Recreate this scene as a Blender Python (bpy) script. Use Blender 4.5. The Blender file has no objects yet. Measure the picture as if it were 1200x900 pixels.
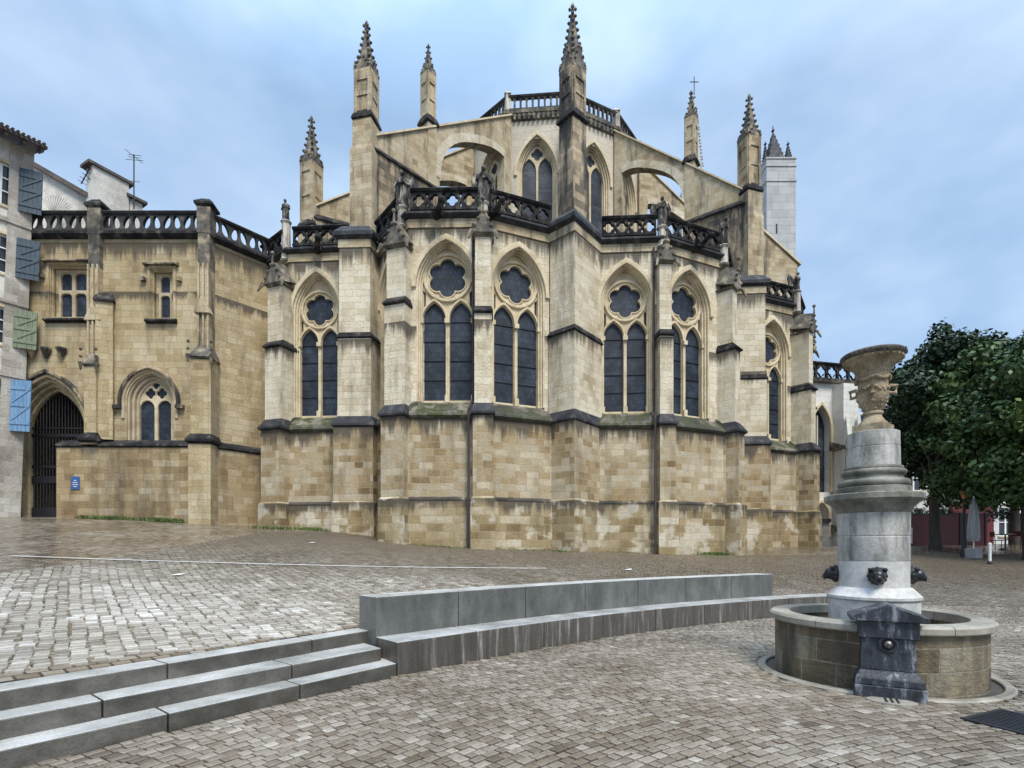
import bpy, bmesh, math, random
import numpy as np
from mathutils import Vector, Matrix

random.seed(7)
rng = np.random.default_rng(11)
scn = bpy.context.scene
COL = scn.collection
PI = math.pi

# ------------------------------------------------------------------ camera
EYE, FOC, HOR = 1.6, 620.0, 640.0            # eye height (m), focal length and horizon of the 1200 px wide photo
cam_d = bpy.data.cameras.new('camera')
cam_d.sensor_width = 36.0
cam_d.lens = 36.0 * FOC / 1200.0
cam_d.shift_y = (HOR - 450.0) / 1200.0
cam_d.clip_start = 0.1
cam_d.clip_end = 3000
cam = bpy.data.objects.new('camera', cam_d)
cam.location = (0, 0, EYE)
cam.rotation_euler = (PI / 2, 0, 0)
COL.objects.link(cam)
scn.camera = cam

# ------------------------------------------------------------------ world, sun, exposure
SUN_EL, SUN_AZ = 56.0, 158.0                 # high, behind the camera and a little to its left, veiled by cloud
w = bpy.data.worlds.new('World')
scn.world = w
w.use_nodes = True
nt = w.node_tree
bg = nt.nodes['Background']
sky = nt.nodes.new('ShaderNodeTexSky')
sky.sky_type = 'NISHITA'
sky.sun_disc = False
sky.sun_elevation = math.radians(SUN_EL)
sky.sun_rotation = math.radians(SUN_AZ)
sky.air_density = 1.0
sky.dust_density = 1.5
tc = nt.nodes.new('ShaderNodeTexCoord')
mp = nt.nodes.new('ShaderNodeMapping')
mp.inputs['Scale'].default_value = (1.0, 1.0, 1.7)
mp.inputs['Location'].default_value = (1.9, 0.7, 0.35)
nz = nt.nodes.new('ShaderNodeTexNoise')
nz.inputs['Scale'].default_value = 1.9
nz.inputs['Detail'].default_value = 7
nz.inputs['Roughness'].default_value = 0.5
nz.inputs['Distortion'].default_value = 0.0
rp = nt.nodes.new('ShaderNodeValToRGB')
rp.color_ramp.elements[0].position = 0.36
rp.color_ramp.elements[0].color = (0.80, 0.80, 0.80, 1)
rp.color_ramp.elements[1].position = 0.68
rp.color_ramp.elements[1].color = (1, 1, 1, 1)
nz2 = nt.nodes.new('ShaderNodeTexNoise')
nz2.inputs['Scale'].default_value = 2.4
nz2.inputs['Detail'].default_value = 4
nz2.inputs['Roughness'].default_value = 0.55
rp2 = nt.nodes.new('ShaderNodeValToRGB')
rp2.color_ramp.elements[0].position = 0.35
rp2.color_ramp.elements[0].color = (1.85, 2.75, 4.10, 1)
rp2.color_ramp.elements[1].position = 0.68
rp2.color_ramp.elements[1].color = (3.55, 4.50, 5.65, 1)
mixs = nt.nodes.new('ShaderNodeMixRGB')
L = nt.links.new
L(tc.outputs['Generated'], mp.inputs['Vector'])
L(mp.outputs['Vector'], nz.inputs['Vector'])
L(mp.outputs['Vector'], nz2.inputs['Vector'])
L(nz.outputs['Fac'], rp.inputs['Fac'])
L(nz2.outputs['Fac'], rp2.inputs['Fac'])
L(rp.outputs['Color'], mixs.inputs['Fac'])
L(sky.outputs['Color'], mixs.inputs['Color1'])
L(rp2.outputs['Color'], mixs.inputs['Color2'])
sz = nt.nodes.new('ShaderNodeSeparateXYZ')
L(tc.outputs['Generated'], sz.inputs['Vector'])
zr = nt.nodes.new('ShaderNodeMapRange')          # an overcast sky is brightest overhead
zr.inputs['From Min'].default_value = 0.62
zr.inputs['From Max'].default_value = 1.0
zr.inputs['To Min'].default_value = 1.0
zr.inputs['To Max'].default_value = 2.6
L(sz.outputs['Z'], zr.inputs['Value'])
vm = nt.nodes.new('ShaderNodeVectorMath')
vm.operation = 'SCALE'
L(mixs.outputs['Color'], vm.inputs[0])
L(zr.outputs['Result'], vm.inputs['Scale'])
L(vm.outputs['Vector'], bg.inputs['Color'])
bg.inputs['Strength'].default_value = 0.105
sun_d = bpy.data.lights.new('sun', 'SUN')
sun_d.energy = 2.1
sun_d.angle = math.radians(22)
sun_d.color = (1.0, 0.95, 0.87)
sun = bpy.data.objects.new('sun', sun_d)
az, el = math.radians(SUN_AZ), math.radians(SUN_EL)
sdir = Vector((math.sin(az) * math.cos(el), math.cos(az) * math.cos(el), math.sin(el)))   # towards the sun
sun.rotation_euler = sdir.to_track_quat('Z', 'Y').to_euler()
sun.location = (0, -20, 60)
COL.objects.link(sun)
scn.view_settings.view_transform = 'Standard'
scn.view_settings.look = 'None'
scn.view_settings.exposure = 1.0
scn.view_settings.gamma = 1.0
scn.view_settings.use_curve_mapping = False

# ------------------------------------------------------------------ helpers
def X(px, Y):
    return (px - 600.0) / FOC * Y

def Z(py, Y):
    return EYE + (HOR - py) / FOC * Y

def thing(name, label, cat, loc=(0, 0, 0), group=None):
    o = bpy.data.objects.new(name, None)
    o.empty_display_size = 0.3
    COL.objects.link(o)
    o.location = loc
    o['label'] = label
    o['category'] = cat
    if group:
        o['group'] = group
    return o

def tag(o, label, cat, group=None):
    o['label'] = label
    o['category'] = cat
    if group:
        o['group'] = group
    return o

def world_loc(o):
    p = Vector((0, 0, 0))
    while o is not None:
        p += o.location
        o = o.parent
    return p

class MB:
    """collects faces in world space and links them as one mesh object"""
    def __init__(self):
        self.v = []
        self.f = []
        self.tone = []

    def add(self, vs, fs, tone=None):
        b = len(self.v)
        self.v.extend([tuple(p) for p in vs])
        self.f.extend([tuple(b + i for i in f) for f in fs])
        if tone is not None:
            self.tone.extend([tone] * len(fs))
        return self

    def prism(self, poly, z0, z1, top=None):
        top = top or poly
        n = len(poly)
        a = 0.0
        for i in range(n):
            j = (i + 1) % n
            a += poly[i][0] * poly[j][1] - poly[j][0] * poly[i][1]
        if a < 0:
            poly = poly[::-1]
            top = top[::-1]
        zt0 = z0 if isinstance(z0, (list, tuple)) else [z0] * n
        zt1 = z1 if isinstance(z1, (list, tuple)) else [z1] * n
        vs = [(p[0], p[1], z) for p, z in zip(poly, zt0)] + [(p[0], p[1], z) for p, z in zip(top, zt1)]
        fs = [tuple(range(n))[::-1], tuple(range(n, 2 * n))]
        for i in range(n):
            j = (i + 1) % n
            fs.append((i, j, n + j, n + i))
        return self.add(vs, fs)

    def box(self, c, s, rot=0.0):
        cs, sn = math.cos(rot), math.sin(rot)
        p = []
        for sx, sy in ((-1, -1), (1, -1), (1, 1), (-1, 1)):
            x, y = sx * s[0] / 2, sy * s[1] / 2
            p.append((c[0] + x * cs - y * sn, c[1] + x * sn + y * cs))
        return self.prism(p, c[2] - s[2] / 2, c[2] + s[2] / 2)

    def lathe(self, prof, c, seg=32, rot=0.0, sx=1.0, sy=1.0, cap=True):
        vs, fs = [], []
        n = len(prof)
        for r, z in prof:
            for k in range(seg):
                a = rot + 2 * PI * k / seg
                vs.append((c[0] + r * sx * math.cos(a), c[1] + r * sy * math.sin(a), c[2] + z))
        for i in range(n - 1):
            for k in range(seg):
                j = (k + 1) % seg
                fs.append((i * seg + k, i * seg + j, (i + 1) * seg + j, (i + 1) * seg + k))
        if cap:
            fs.append(tuple(range(seg))[::-1])
            fs.append(tuple(range((n - 1) * seg, n * seg)))
        return self.add(vs, fs)

    def tube(self, pts, rad, seg=8):
        pts = [Vector(p) for p in pts]
        rad = rad if isinstance(rad, (list, tuple)) else [rad] * len(pts)
        vs, fs = [], []
        for i, p in enumerate(pts):
            d = (pts[min(i + 1, len(pts) - 1)] - pts[max(i - 1, 0)]).normalized()
            u = d.orthogonal().normalized()
            if abs(d.z) < 0.9:
                u = d.cross(Vector((0, 0, 1))).normalized()
            v = d.cross(u)
            for k in range(seg):
                a = 2 * PI * k / seg
                vs.append(p + (u * math.cos(a) + v * math.sin(a)) * rad[i])
        for i in range(len(pts) - 1):
            for k in range(seg):
                j = (k + 1) % seg
                fs.append((i * seg + k, (i + 1) * seg + k, (i + 1) * seg + j, i * seg + j))
        fs.append(tuple(range(seg)))
        fs.append(tuple(range((len(pts) - 1) * seg, len(pts) * seg))[::-1])
        return self.add(vs, fs)

    def blob(self, c, r, sc=(1, 1, 1), n=8):
        prof = [(math.sin(PI * i / n) * r + 1e-4, -math.cos(PI * i / n) * r * sc[2]) for i in range(n + 1)]
        return self.lathe(prof, c, seg=n + 2, sx=sc[0], sy=sc[1], cap=False)

    def build(self, name, mat, parent=None, smooth=False, bevel=0.0, kind=None, angle=40):
        me = bpy.data.meshes.new(name)
        off = world_loc(parent) if parent is not None else Vector((0, 0, 0))
        me.from_pydata([(p[0] - off.x, p[1] - off.y, p[2] - off.z) for p in self.v], [], self.f)
        me.validate()
        bm = bmesh.new()
        bm.from_mesh(me)
        bmesh.ops.recalc_face_normals(bm, faces=bm.faces)
        bm.to_mesh(me)
        bm.free()
        box_uv(me, off)
        if self.tone and len(self.tone) == len(me.polygons):
            at = me.attributes.new('tone', 'FLOAT', 'FACE')
            at.data.foreach_set('value', self.tone)
        me.materials.append(mat)
        if smooth:
            me.polygons.foreach_set('use_smooth', [True] * len(me.polygons))
            me.set_sharp_from_angle(angle=math.radians(angle))
        o = bpy.data.objects.new(name, me)
        COL.objects.link(o)
        if parent is not None:
            o.parent = parent
        if kind:
            o['kind'] = kind
        if bevel:
            m = o.modifiers.new('bevel', 'BEVEL')
            m.width = bevel
            m.segments = 2
            m.limit_method = 'ANGLE'
            m.angle_limit = math.radians(35)
        return o

def box_uv(me, off=Vector((0, 0, 0))):
    nl = len(me.loops)
    if nl == 0:
        return
    co = np.empty(len(me.vertices) * 3)
    me.vertices.foreach_get('co', co)
    co = co.reshape(-1, 3) + np.array(off)
    vi = np.empty(nl, dtype=np.int64)
    me.loops.foreach_get('vertex_index', vi)
    npoly = len(me.polygons)
    nrm = np.empty(npoly * 3)
    me.polygons.foreach_get('normal', nrm)
    nrm = nrm.reshape(-1, 3)
    tot = np.empty(npoly, dtype=np.int64)
    me.polygons.foreach_get('loop_total', tot)
    n = np.repeat(nrm, tot, axis=0)
    p = co[vi]
    t = np.stack([-n[:, 1], n[:, 0]], axis=1)
    ln = np.hypot(t[:, 0], t[:, 1])
    hor = ln < 0.35
    t = t / np.maximum(ln, 1e-6)[:, None]
    # quantise the tangent so that nearly coplanar faces share one mapping
    u = p[:, 0] * t[:, 0] + p[:, 1] * t[:, 1]
    v = p[:, 2].copy()
    u[hor] = p[hor, 0]
    v[hor] = p[hor, 1]
    uv = np.stack([u, v], axis=1).astype(np.float32).ravel()
    lay = me.uv_layers.new(name='UVMap')
    lay.data.foreach_set('uv', uv)

def plate(outer, holes=(), depth=0.1, bevel=0.0):
    """a flat figure with holes, given real thickness: vertices in (u, v, d), d from -depth to 0"""
    cu = bpy.data.curves.new('plate', 'CURVE')
    cu.dimensions = '2D'
    cu.fill_mode = 'BOTH'
    cu.extrude = depth / 2 - bevel
    cu.bevel_depth = bevel
    cu.bevel_resolution = 1
    cu.offset = -bevel
    def area(l):
        return sum(l[i][0] * l[(i + 1) % len(l)][1] - l[(i + 1) % len(l)][0] * l[i][1] for i in range(len(l)))
    for k, lp in enumerate([outer] + list(holes)):
        a = area(lp)
        if (k == 0 and a < 0) or (k > 0 and a > 0):
            lp = lp[::-1]
        s = cu.splines.new('POLY')
        s.points.add(len(lp) - 1)
        for q, p in zip(s.points, lp):
            q.co = (p[0], p[1], 0, 1)
        s.use_cyclic_u = True
    ob = bpy.data.objects.new('plate', cu)
    me = bpy.data.meshes.new_from_object(ob)
    vs = [(v.co.x, v.co.y, v.co.z - depth / 2) for v in me.vertices]
    fs = [tuple(p.vertices) for p in me.polygons]
    bpy.data.objects.remove(ob)
    bpy.data.curves.remove(cu)
    bpy.data.meshes.remove(me)
    return vs, fs

class Frame:
    """a vertical facet: u along it, v up, d outwards"""
    def __init__(self, p0, p1):
        self.o = Vector((p0[0], p0[1], 0))
        d = Vector((p1[0] - p0[0], p1[1] - p0[1], 0))
        self.len = d.length
        self.t = d.normalized()
        self.n = Vector((self.t.y, -self.t.x, 0))   # outwards when the outline runs left to right seen from outside
    def p(self, u, v, d=0.0):
        return self.o + self.t * u + self.n * d + Vector((0, 0, v))
    def xy(self, u, d=0.0):
        q = self.p(u, 0, d)
        return (q.x, q.y)
    def put(self, mb, vf, u0=0.0, d0=0.0, v0=0.0):
        mb.add([self.p(v[0] + u0, v[1] + v0, v[2] + d0) for v in vf[0]], vf[1])
        return mb
    def bar(self, mb, u0, u1, v0, v1, d0, d1):
        mb.prism([self.xy(u0, d0), self.xy(u1, d0), self.xy(u1, d1), self.xy(u0, d1)], v0, v1)
        return mb
    def sweep(self, mb, prof, u0, u1):
        """profile of (d, v) points swept from u0 to u1"""
        n = len(prof)
        vs = [self.p(u0, v, d) for d, v in prof] + [self.p(u1, v, d) for d, v in prof]
        fs = [tuple(range(n)), tuple(range(n, 2 * n))[::-1]]
        for i in range(n):
            j = (i + 1) % n
            fs.append((i, n + i, n + j, j))
        mb.add(vs, fs)
        return mb

def arch(hw, z0, zs, rise, n=9, uc=0.0):
    R = (hw * hw + rise * rise) / (2 * hw)
    a1 = math.atan2(rise, hw - R)
    left = []
    for i in range(n + 1):
        a = PI + (a1 - PI) * i / n
        left.append((-hw + R + R * math.cos(a), zs + R * math.sin(a)))
    left[-1] = (0.0, zs + rise)
    pts = [(-hw, z0)] + left + [(-x, y) for x, y in left[::-1][1:]] + [(hw, z0)]
    return [(x + uc, y) for x, y in pts]

def foil(c, R, r, n=6, rot=PI / 2, steps=8):
    """n-foil outline: lobes of radius r centred R from the middle"""
    out = []
    for k in range(n):
        for s in range(steps):
            ph = -PI / n + 2 * PI / n * s / steps
            q = R * math.sin(ph)
            rr = R * math.cos(ph) + math.sqrt(max(r * r - q * q, 0.0))
            a = rot + 2 * PI * k / n + ph
            out.append((c[0] + rr * math.cos(a), c[1] + rr * math.sin(a)))
    return out

def circ(c, r, n=28):
    return [(c[0] + r * math.cos(2 * PI * k / n), c[1] + r * math.sin(2 * PI * k / n)) for k in range(n)]

def rectp(c, d, w, l0, l1):
    """plan rectangle: centre c on the wall line, direction d, width w, from l0 to l1 along d"""
    d = Vector((d[0], d[1])).normalized()
    t = Vector((-d.y, d.x))
    c = Vector((c[0], c[1]))
    return [tuple(c + t * (s * w / 2) + d * l) for s, l in ((-1, l0), (1, l0), (1, l1), (-1, l1))]

def grow(poly, k):
    cx = sum(p[0] for p in poly) / len(poly)
    cy = sum(p[1] for p in poly) / len(poly)
    out = []
    for x, y in poly:
        r = math.hypot(x - cx, y - cy)
        out.append((x + (x - cx) / r * k, y + (y - cy) / r * k))
    return out

# ------------------------------------------------------------------ materials
def newmat(name):
    m = bpy.data.materials.new(name)
    m.use_nodes = True
    return m, m.node_tree, m.node_tree.nodes['Principled BSDF']

def N(t, typ, **kw):
    n = t.nodes.new(typ)
    for k, v in kw.items():
        if k in n.inputs:
            n.inputs[k].default_value = v
        else:
            setattr(n, k, v)
    return n

def ramp(t, stops, interp='LINEAR'):
    n = t.nodes.new('ShaderNodeValToRGB')
    cr = n.color_ramp
    cr.interpolation = interp
    while len(cr.elements) < len(stops):
        cr.elements.new(0.5)
    for e, (p, c) in zip(cr.elements, stops):
        e.position = p
        e.color = (c[0], c[1], c[2], 1) if not isinstance(c, (int, float)) else (c, c, c, 1)
    return n

def mix(t, a, b, fac=None, typ='MIX', f=0.5):
    n = t.nodes.new('ShaderNodeMixRGB')
    n.blend_type = typ
    n.inputs['Fac'].default_value = f
    if fac is not None:
        t.links.new(fac, n.inputs['Fac'])
    for s, k in ((a, 'Color1'), (b, 'Color2')):
        if isinstance(s, (tuple, list)):
            n.inputs[k].default_value = (s[0], s[1], s[2], 1)
        else:
            t.links.new(s, n.inputs[k])
    return n.outputs['Color']

def masonry(name, tones, mortar, row=0.34, width=0.78, stain=(0.10, 0.085, 0.065), stain_amt=0.5,
            stain_pos=(0.52, 0.72), moss=None, rough=0.9, joint=0.008, bump=0.8, mort_amt=0.6, patch=None, drips=(), contrast=0.6):
    m, t, b = newmat(name)
    l = t.links.new
    uv = N(t, 'ShaderNodeUVMap')
    geo = N(t, 'ShaderNodeNewGeometry')
    wob = N(t, 'ShaderNodeTexNoise', Scale=1.3, Detail=2.0)
    l(uv.outputs['UV'], wob.inputs['Vector'])
    sub = N(t, 'ShaderNodeVectorMath', operation='SUBTRACT')
    l(wob.outputs['Color'], sub.inputs[0])
    sub.inputs[1].default_value = (0.5, 0.5, 0.5)
    sc = N(t, 'ShaderNodeVectorMath', operation='SCALE')
    sc.inputs['Scale'].default_value = 0.06
    l(sub.outputs['Vector'], sc.inputs[0])
    ad = N(t, 'ShaderNodeVectorMath', operation='ADD')
    l(uv.outputs['UV'], ad.inputs[0])
    l(sc.outputs['Vector'], ad.inputs[1])
    br = N(t, 'ShaderNodeTexBrick', Scale=1.0)
    br.offset = 0.43
    br.offset_frequency = 2
    br.squash = 0.72
    br.squash_frequency = 3
    br.inputs['Color1'].default_value = (0, 0, 0, 1)
    br.inputs['Color2'].default_value = (1, 1, 1, 1)
    br.inputs['Mortar'].default_value = (0.5, 0.5, 0.5, 1)
    br.inputs['Mortar Size'].default_value = joint
    br.inputs['Mortar Smooth'].default_value = 0.3
    br.inputs['Brick Width'].default_value = width
    br.inputs['Row Height'].default_value = row
    l(ad.outputs['Vector'], br.inputs['Vector'])
    rpn = ramp(t, [(i / max(1, len(tones) - 1), c) for i, c in enumerate(tones)])
    # a large noise drifts the tones, so that whole zones of blocks are greyer or browner
    big = N(t, 'ShaderNodeTexNoise', Scale=0.45, Detail=5.0, Roughness=0.6)
    l(geo.outputs['Position'], big.inputs['Vector'])
    mm = N(t, 'ShaderNodeMath', operation='MULTIPLY_ADD')
    l(big.outputs['Fac'], mm.inputs[0])
    mm.inputs[1].default_value = 2.0
    mm.inputs[2].default_value = -1.0
    ma = N(t, 'ShaderNodeMath', operation='ADD')
    mc = N(t, 'ShaderNodeMath', operation='MULTIPLY_ADD')
    l(br.outputs['Color'], mc.inputs[0])
    mc.inputs[1].default_value = contrast
    mc.inputs[2].default_value = 0.55 - contrast / 2
    l(mc.outputs[0], ma.inputs[0])
    l(mm.outputs[0], ma.inputs[1])
    l(ma.outputs[0], rpn.inputs['Fac'])
    col = rpn.outputs['Color']
    # grain of each stone
    fine = N(t, 'ShaderNodeTexNoise', Scale=14.0, Detail=6.0, Roughness=0.7)
    l(geo.outputs['Position'], fine.inputs['Vector'])
    fr = ramp(t, [(0.3, 0.74), (0.7, 1.18)])
    l(fine.outputs['Fac'], fr.inputs['Fac'])
    col = mix(t, col, fr.outputs['Color'], typ='MULTIPLY', f=0.8)
    # mortar
    mf = N(t, 'ShaderNodeMath', operation='MULTIPLY')
    l(br.outputs['Fac'], mf.inputs[0])
    mf.inputs[1].default_value = mort_amt
    col = mix(t, col, mortar, fac=mf.outputs[0])
    # dirt: runs down the wall
    st = N(t, 'ShaderNodeMapping')
    st.inputs['Scale'].default_value = (1.6, 1.6, 0.28)
    l(geo.outputs['Position'], st.inputs['Vector'])
    sn = N(t, 'ShaderNodeTexNoise', Scale=1.0, Detail=8.0, Roughness=0.65)
    l(st.outputs['Vector'], sn.inputs['Vector'])
    sr = ramp(t, [(stain_pos[0], 0.0), (stain_pos[1], 1.0)])
    l(sn.outputs['Fac'], sr.inputs['Fac'])
    sm = N(t, 'ShaderNodeMath', operation='MULTIPLY')
    l(sr.outputs['Color'], sm.inputs[0])
    sm.inputs[1].default_value = stain_amt
    col = mix(t, col, stain, fac=sm.outputs[0])
    if drips:
        # soot and lime washed down from the ledges, in ragged runs
        sp = N(t, 'ShaderNodeSeparateXYZ')
        l(geo.outputs['Position'], sp.inputs['Vector'])
        dm = N(t, 'ShaderNodeMapping')
        dm.inputs['Scale'].default_value = (2.6, 2.6, 0.10)
        l(geo.outputs['Position'], dm.inputs['Vector'])
        dn = N(t, 'ShaderNodeTexNoise', Scale=1.0, Detail=7.0, Roughness=0.7)
        l(dm.outputs['Vector'], dn.inputs['Vector'])
        for lv, ln_ in drips:
            mr = N(t, 'ShaderNodeMapRange')
            l(sp.outputs['Z'], mr.inputs['Value'])
            mr.inputs['From Min'].default_value = lv - ln_
            mr.inputs['From Max'].default_value = lv
            mr.inputs['To Min'].default_value = -0.30
            mr.inputs['To Max'].default_value = 0.21
            ab = N(t, 'ShaderNodeMath', operation='LESS_THAN')
            l(sp.outputs['Z'], ab.inputs[0])
            ab.inputs[1].default_value = lv + 0.02
            su = N(t, 'ShaderNodeMath', operation='ADD')
            l(dn.outputs['Fac'], su.inputs[0])
            l(mr.outputs['Result'], su.inputs[1])
            rr = ramp(t, [(0.49, 0.0), (0.64, 0.9)])
            l(su.outputs[0], rr.inputs['Fac'])
            mu = N(t, 'ShaderNodeMath', operation='MULTIPLY')
            l(rr.outputs['Color'], mu.inputs[0])
            l(ab.outputs[0], mu.inputs[1])
            col = mix(t, col, (0.075, 0.062, 0.045), fac=mu.outputs[0])
    if patch:
        pn = N(t, 'ShaderNodeTexNoise', Scale=0.9, Detail=6.0, Roughness=0.6)
        l(geo.outputs['Position'], pn.inputs['Vector'])
        pr = ramp(t, [(0.54, 0.0), (0.60, patch[1])])
        l(pn.outputs['Fac'], pr.inputs['Fac'])
        col = mix(t, col, patch[0], fac=pr.outputs['Color'])
    if moss:
        mn = N(t, 'ShaderNodeTexNoise', Scale=2.2, Detail=7.0, Roughness=0.7)
        l(geo.outputs['Position'], mn.inputs['Vector'])
        mr = ramp(t, [(0.44, 0.0), (0.56, 1.0)])
        l(mn.outputs['Fac'], mr.inputs['Fac'])
        col = mix(t, col, moss, fac=mr.outputs['Color'])
    l(col, b.inputs['Base Color'])
    b.inputs['Roughness'].default_value = rough
    inv = N(t, 'ShaderNodeMath', operation='MULTIPLY_ADD')
    l(br.outputs['Fac'], inv.inputs[0])
    inv.inputs[1].default_value = -0.5
    l(fine.outputs['Fac'], inv.inputs[2])
    bp = N(t, 'ShaderNodeBump', Strength=bump, Distance=0.045)
    l(inv.outputs[0], bp.inputs['Height'])
    l(bp.outputs['Normal'], b.inputs['Normal'])
    return m

def mottled(name, stops, scale=3.0, rough=0.8, detail=8.0, bump=0.3, spec=0.5, metal=0.0, streak=None, rough2=None, dist=0.02):
    m, t, b = newmat(name)
    l = t.links.new
    geo = N(t, 'ShaderNodeNewGeometry')
    src = geo.outputs['Position']
    if streak:
        mpn = N(t, 'ShaderNodeMapping')
        mpn.inputs['Scale'].default_value = streak
        l(src, mpn.inputs['Vector'])
        src = mpn.outputs['Vector']
    n1 = N(t, 'ShaderNodeTexNoise', Scale=scale, Detail=detail, Roughness=0.65)
    l(src, n1.inputs['Vector'])
    r1 = ramp(t, stops)
    l(n1.outputs['Fac'], r1.inputs['Fac'])
    n2 = N(t, 'ShaderNodeTexNoise', Scale=scale * 9, Detail=4.0, Roughness=0.7)
    l(geo.outputs['Position'], n2.inputs['Vector'])
    r2 = ramp(t, [(0.3, 0.75), (0.7, 1.2)])
    l(n2.outputs['Fac'], r2.inputs['Fac'])
    l(mix(t, r1.outputs['Color'], r2.outputs['Color'], typ='MULTIPLY', f=0.7), b.inputs['Base Color'])
    b.inputs['Roughness'].default_value = rough
    if rough2 is not None:
        rr = ramp(t, [(0.35, rough), (0.65, rough2)])
        l(n1.outputs['Fac'], rr.inputs['Fac'])
        l(rr.outputs['Color'], b.inputs['Roughness'])
    b.inputs['Metallic'].default_value = metal
    b.inputs['Specular IOR Level'].default_value = spec
    bp = N(t, 'ShaderNodeBump', Strength=bump, Distance=dist)
    l(n2.outputs['Fac'], bp.inputs['Height'])
    l(bp.outputs['Normal'], b.inputs['Normal'])
    return m

def plain(name, c, rough=0.6, metal=0.0, spec=0.5):
    return mottled(name, [(0.3, [x * 0.8 for x in c]), (0.7, [min(1, x * 1.15) for x in c])], scale=2.5, rough=rough, metal=metal, spec=spec, bump=0.12)

M = {}
M['upper'] = masonry('pale_limestone', [(0.42, 0.335, 0.21), (0.57, 0.49, 0.345), (0.655, 0.58, 0.435), (0.70, 0.635, 0.50)],
                     (0.40, 0.34, 0.24), row=0.27, width=0.50, stain=(0.155, 0.12, 0.072), stain_amt=0.62, stain_pos=(0.53, 0.70), joint=0.006, mort_amt=0.45, drips=((14.2, 1.6), (10.3, 1.2)))
M['lower'] = masonry('ochre_limestone', [(0.170, 0.110, 0.045), (0.310, 0.224, 0.113), (0.390, 0.301, 0.176), (0.420, 0.358, 0.248), (0.530, 0.449, 0.310)],
                     (0.500, 0.430, 0.324), row=0.27, width=0.52, stain=(0.11, 0.085, 0.055), stain_amt=0.6, drips=((6.6, 1.3),), contrast=0.72, joint=0.011)
M['plinth'] = masonry('worn_plinth_stone', [(0.180, 0.124, 0.054), (0.300, 0.224, 0.113), (0.370, 0.291, 0.167), (0.540, 0.477, 0.351)],
                      (0.420, 0.353, 0.252), row=0.31, width=0.64, stain=(0.08, 0.075, 0.045), stain_amt=0.65, drips=((3.42, 1.1),), contrast=0.85, joint=0.012,
                      patch=((0.620, 0.563, 0.468), 0.55))
M['trim'] = mottled('window_stone', [(0.3, (0.400, 0.315, 0.189)), (0.55, (0.600, 0.506, 0.342)), (0.75, (0.680, 0.592, 0.441))], scale=1.6, rough=0.85)
M['pale'] = masonry('cleaned_white_stone', [(0.460, 0.411, 0.324), (0.550, 0.497, 0.396), (0.610, 0.554, 0.450)], (0.500, 0.439, 0.360),
                    row=0.4, width=0.9, stain=(0.340, 0.277, 0.198), stain_amt=0.35, mort_amt=0.3)
M['buttress'] = masonry('flyer_stone', [(0.260, 0.191, 0.104), (0.410, 0.320, 0.194), (0.490, 0.406, 0.266), (0.540, 0.463, 0.329)], (0.380, 0.306, 0.198),
                        row=0.27, width=0.46, stain=(0.075, 0.068, 0.055), stain_amt=0.8, stain_pos=(0.51, 0.64))
M['sooty'] = masonry('sooty_stone', [(0.05, 0.05, 0.045), (0.200, 0.158, 0.099), (0.420, 0.325, 0.207), (0.500, 0.401, 0.270)], (0.1, 0.09, 0.07),
                     row=0.32, width=0.6, stain=(0.02, 0.02, 0.022), stain_amt=0.95, stain_pos=(0.44, 0.58))
M['black'] = mottled('black_weathered_stone', [(0.38, (0.012, 0.012, 0.014)), (0.54, (0.032, 0.031, 0.031)), (0.66, (0.11, 0.10, 0.085)), (0.78, (0.270, 0.229, 0.171))], scale=2.6, rough=0.95, bump=0.5, spec=0.2)
M['slate'] = mottled('lead_coping', [(0.34, (0.014, 0.015, 0.019)), (0.54, (0.034, 0.035, 0.040)), (0.66, (0.085, 0.082, 0.075)), (0.8, (0.200, 0.181, 0.144))], scale=2.6, rough=0.7, bump=0.4, spec=0.3)
M['sill'] = masonry('mossy_sill', [(0.03, 0.03, 0.028), (0.07, 0.065, 0.055), (0.160, 0.143, 0.108), (0.260, 0.229, 0.180)], (0.04, 0.04, 0.035), row=0.3, width=0.9,
                    stain=(0.02, 0.02, 0.02), stain_amt=0.8, moss=(0.042, 0.052, 0.018))
M['spire'] = mottled('lichen_spire_stone', [(0.36, (0.035, 0.033, 0.03)), (0.52, (0.13, 0.115, 0.09)), (0.68, (0.360, 0.296, 0.198))], scale=2.4, rough=0.85, bump=0.5)
M['statue'] = mottled('statue_stone', [(0.40, (0.016, 0.016, 0.018)), (0.54, (0.09, 0.085, 0.075)), (0.68, (0.500, 0.449, 0.369))], scale=1.9, rough=0.9, bump=0.4, streak=(2.4, 2.4, 0.8), spec=0.2)
M['pedestal'] = mottled('pedestal_stone', [(0.36, (0.160, 0.143, 0.117)), (0.6, (0.580, 0.525, 0.432))], scale=2.0, rough=0.8, streak=(2, 2, 0.5))
M['cloister'] = masonry('cloister_limestone', [(0.250, 0.177, 0.086), (0.390, 0.301, 0.162), (0.470, 0.377, 0.225), (0.520, 0.435, 0.288)], (0.340, 0.267, 0.171),
                        row=0.27, width=0.52, stain=(0.11, 0.085, 0.05), drips=((14.5, 1.5), (12.4, .8)), stain_amt=0.6, stain_pos=(0.48, 0.70), joint=0.008)
M['cloisterlow'] = masonry('cloister_base_stone', [(0.180, 0.119, 0.054), (0.300, 0.215, 0.108), (0.380, 0.291, 0.162), (0.490, 0.411, 0.288)], (0.360, 0.286, 0.180),
                           row=0.29, width=0.58, stain=(0.08, 0.06, 0.04), stain_amt=0.7, stain_pos=(0.46, 0.70))

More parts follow.
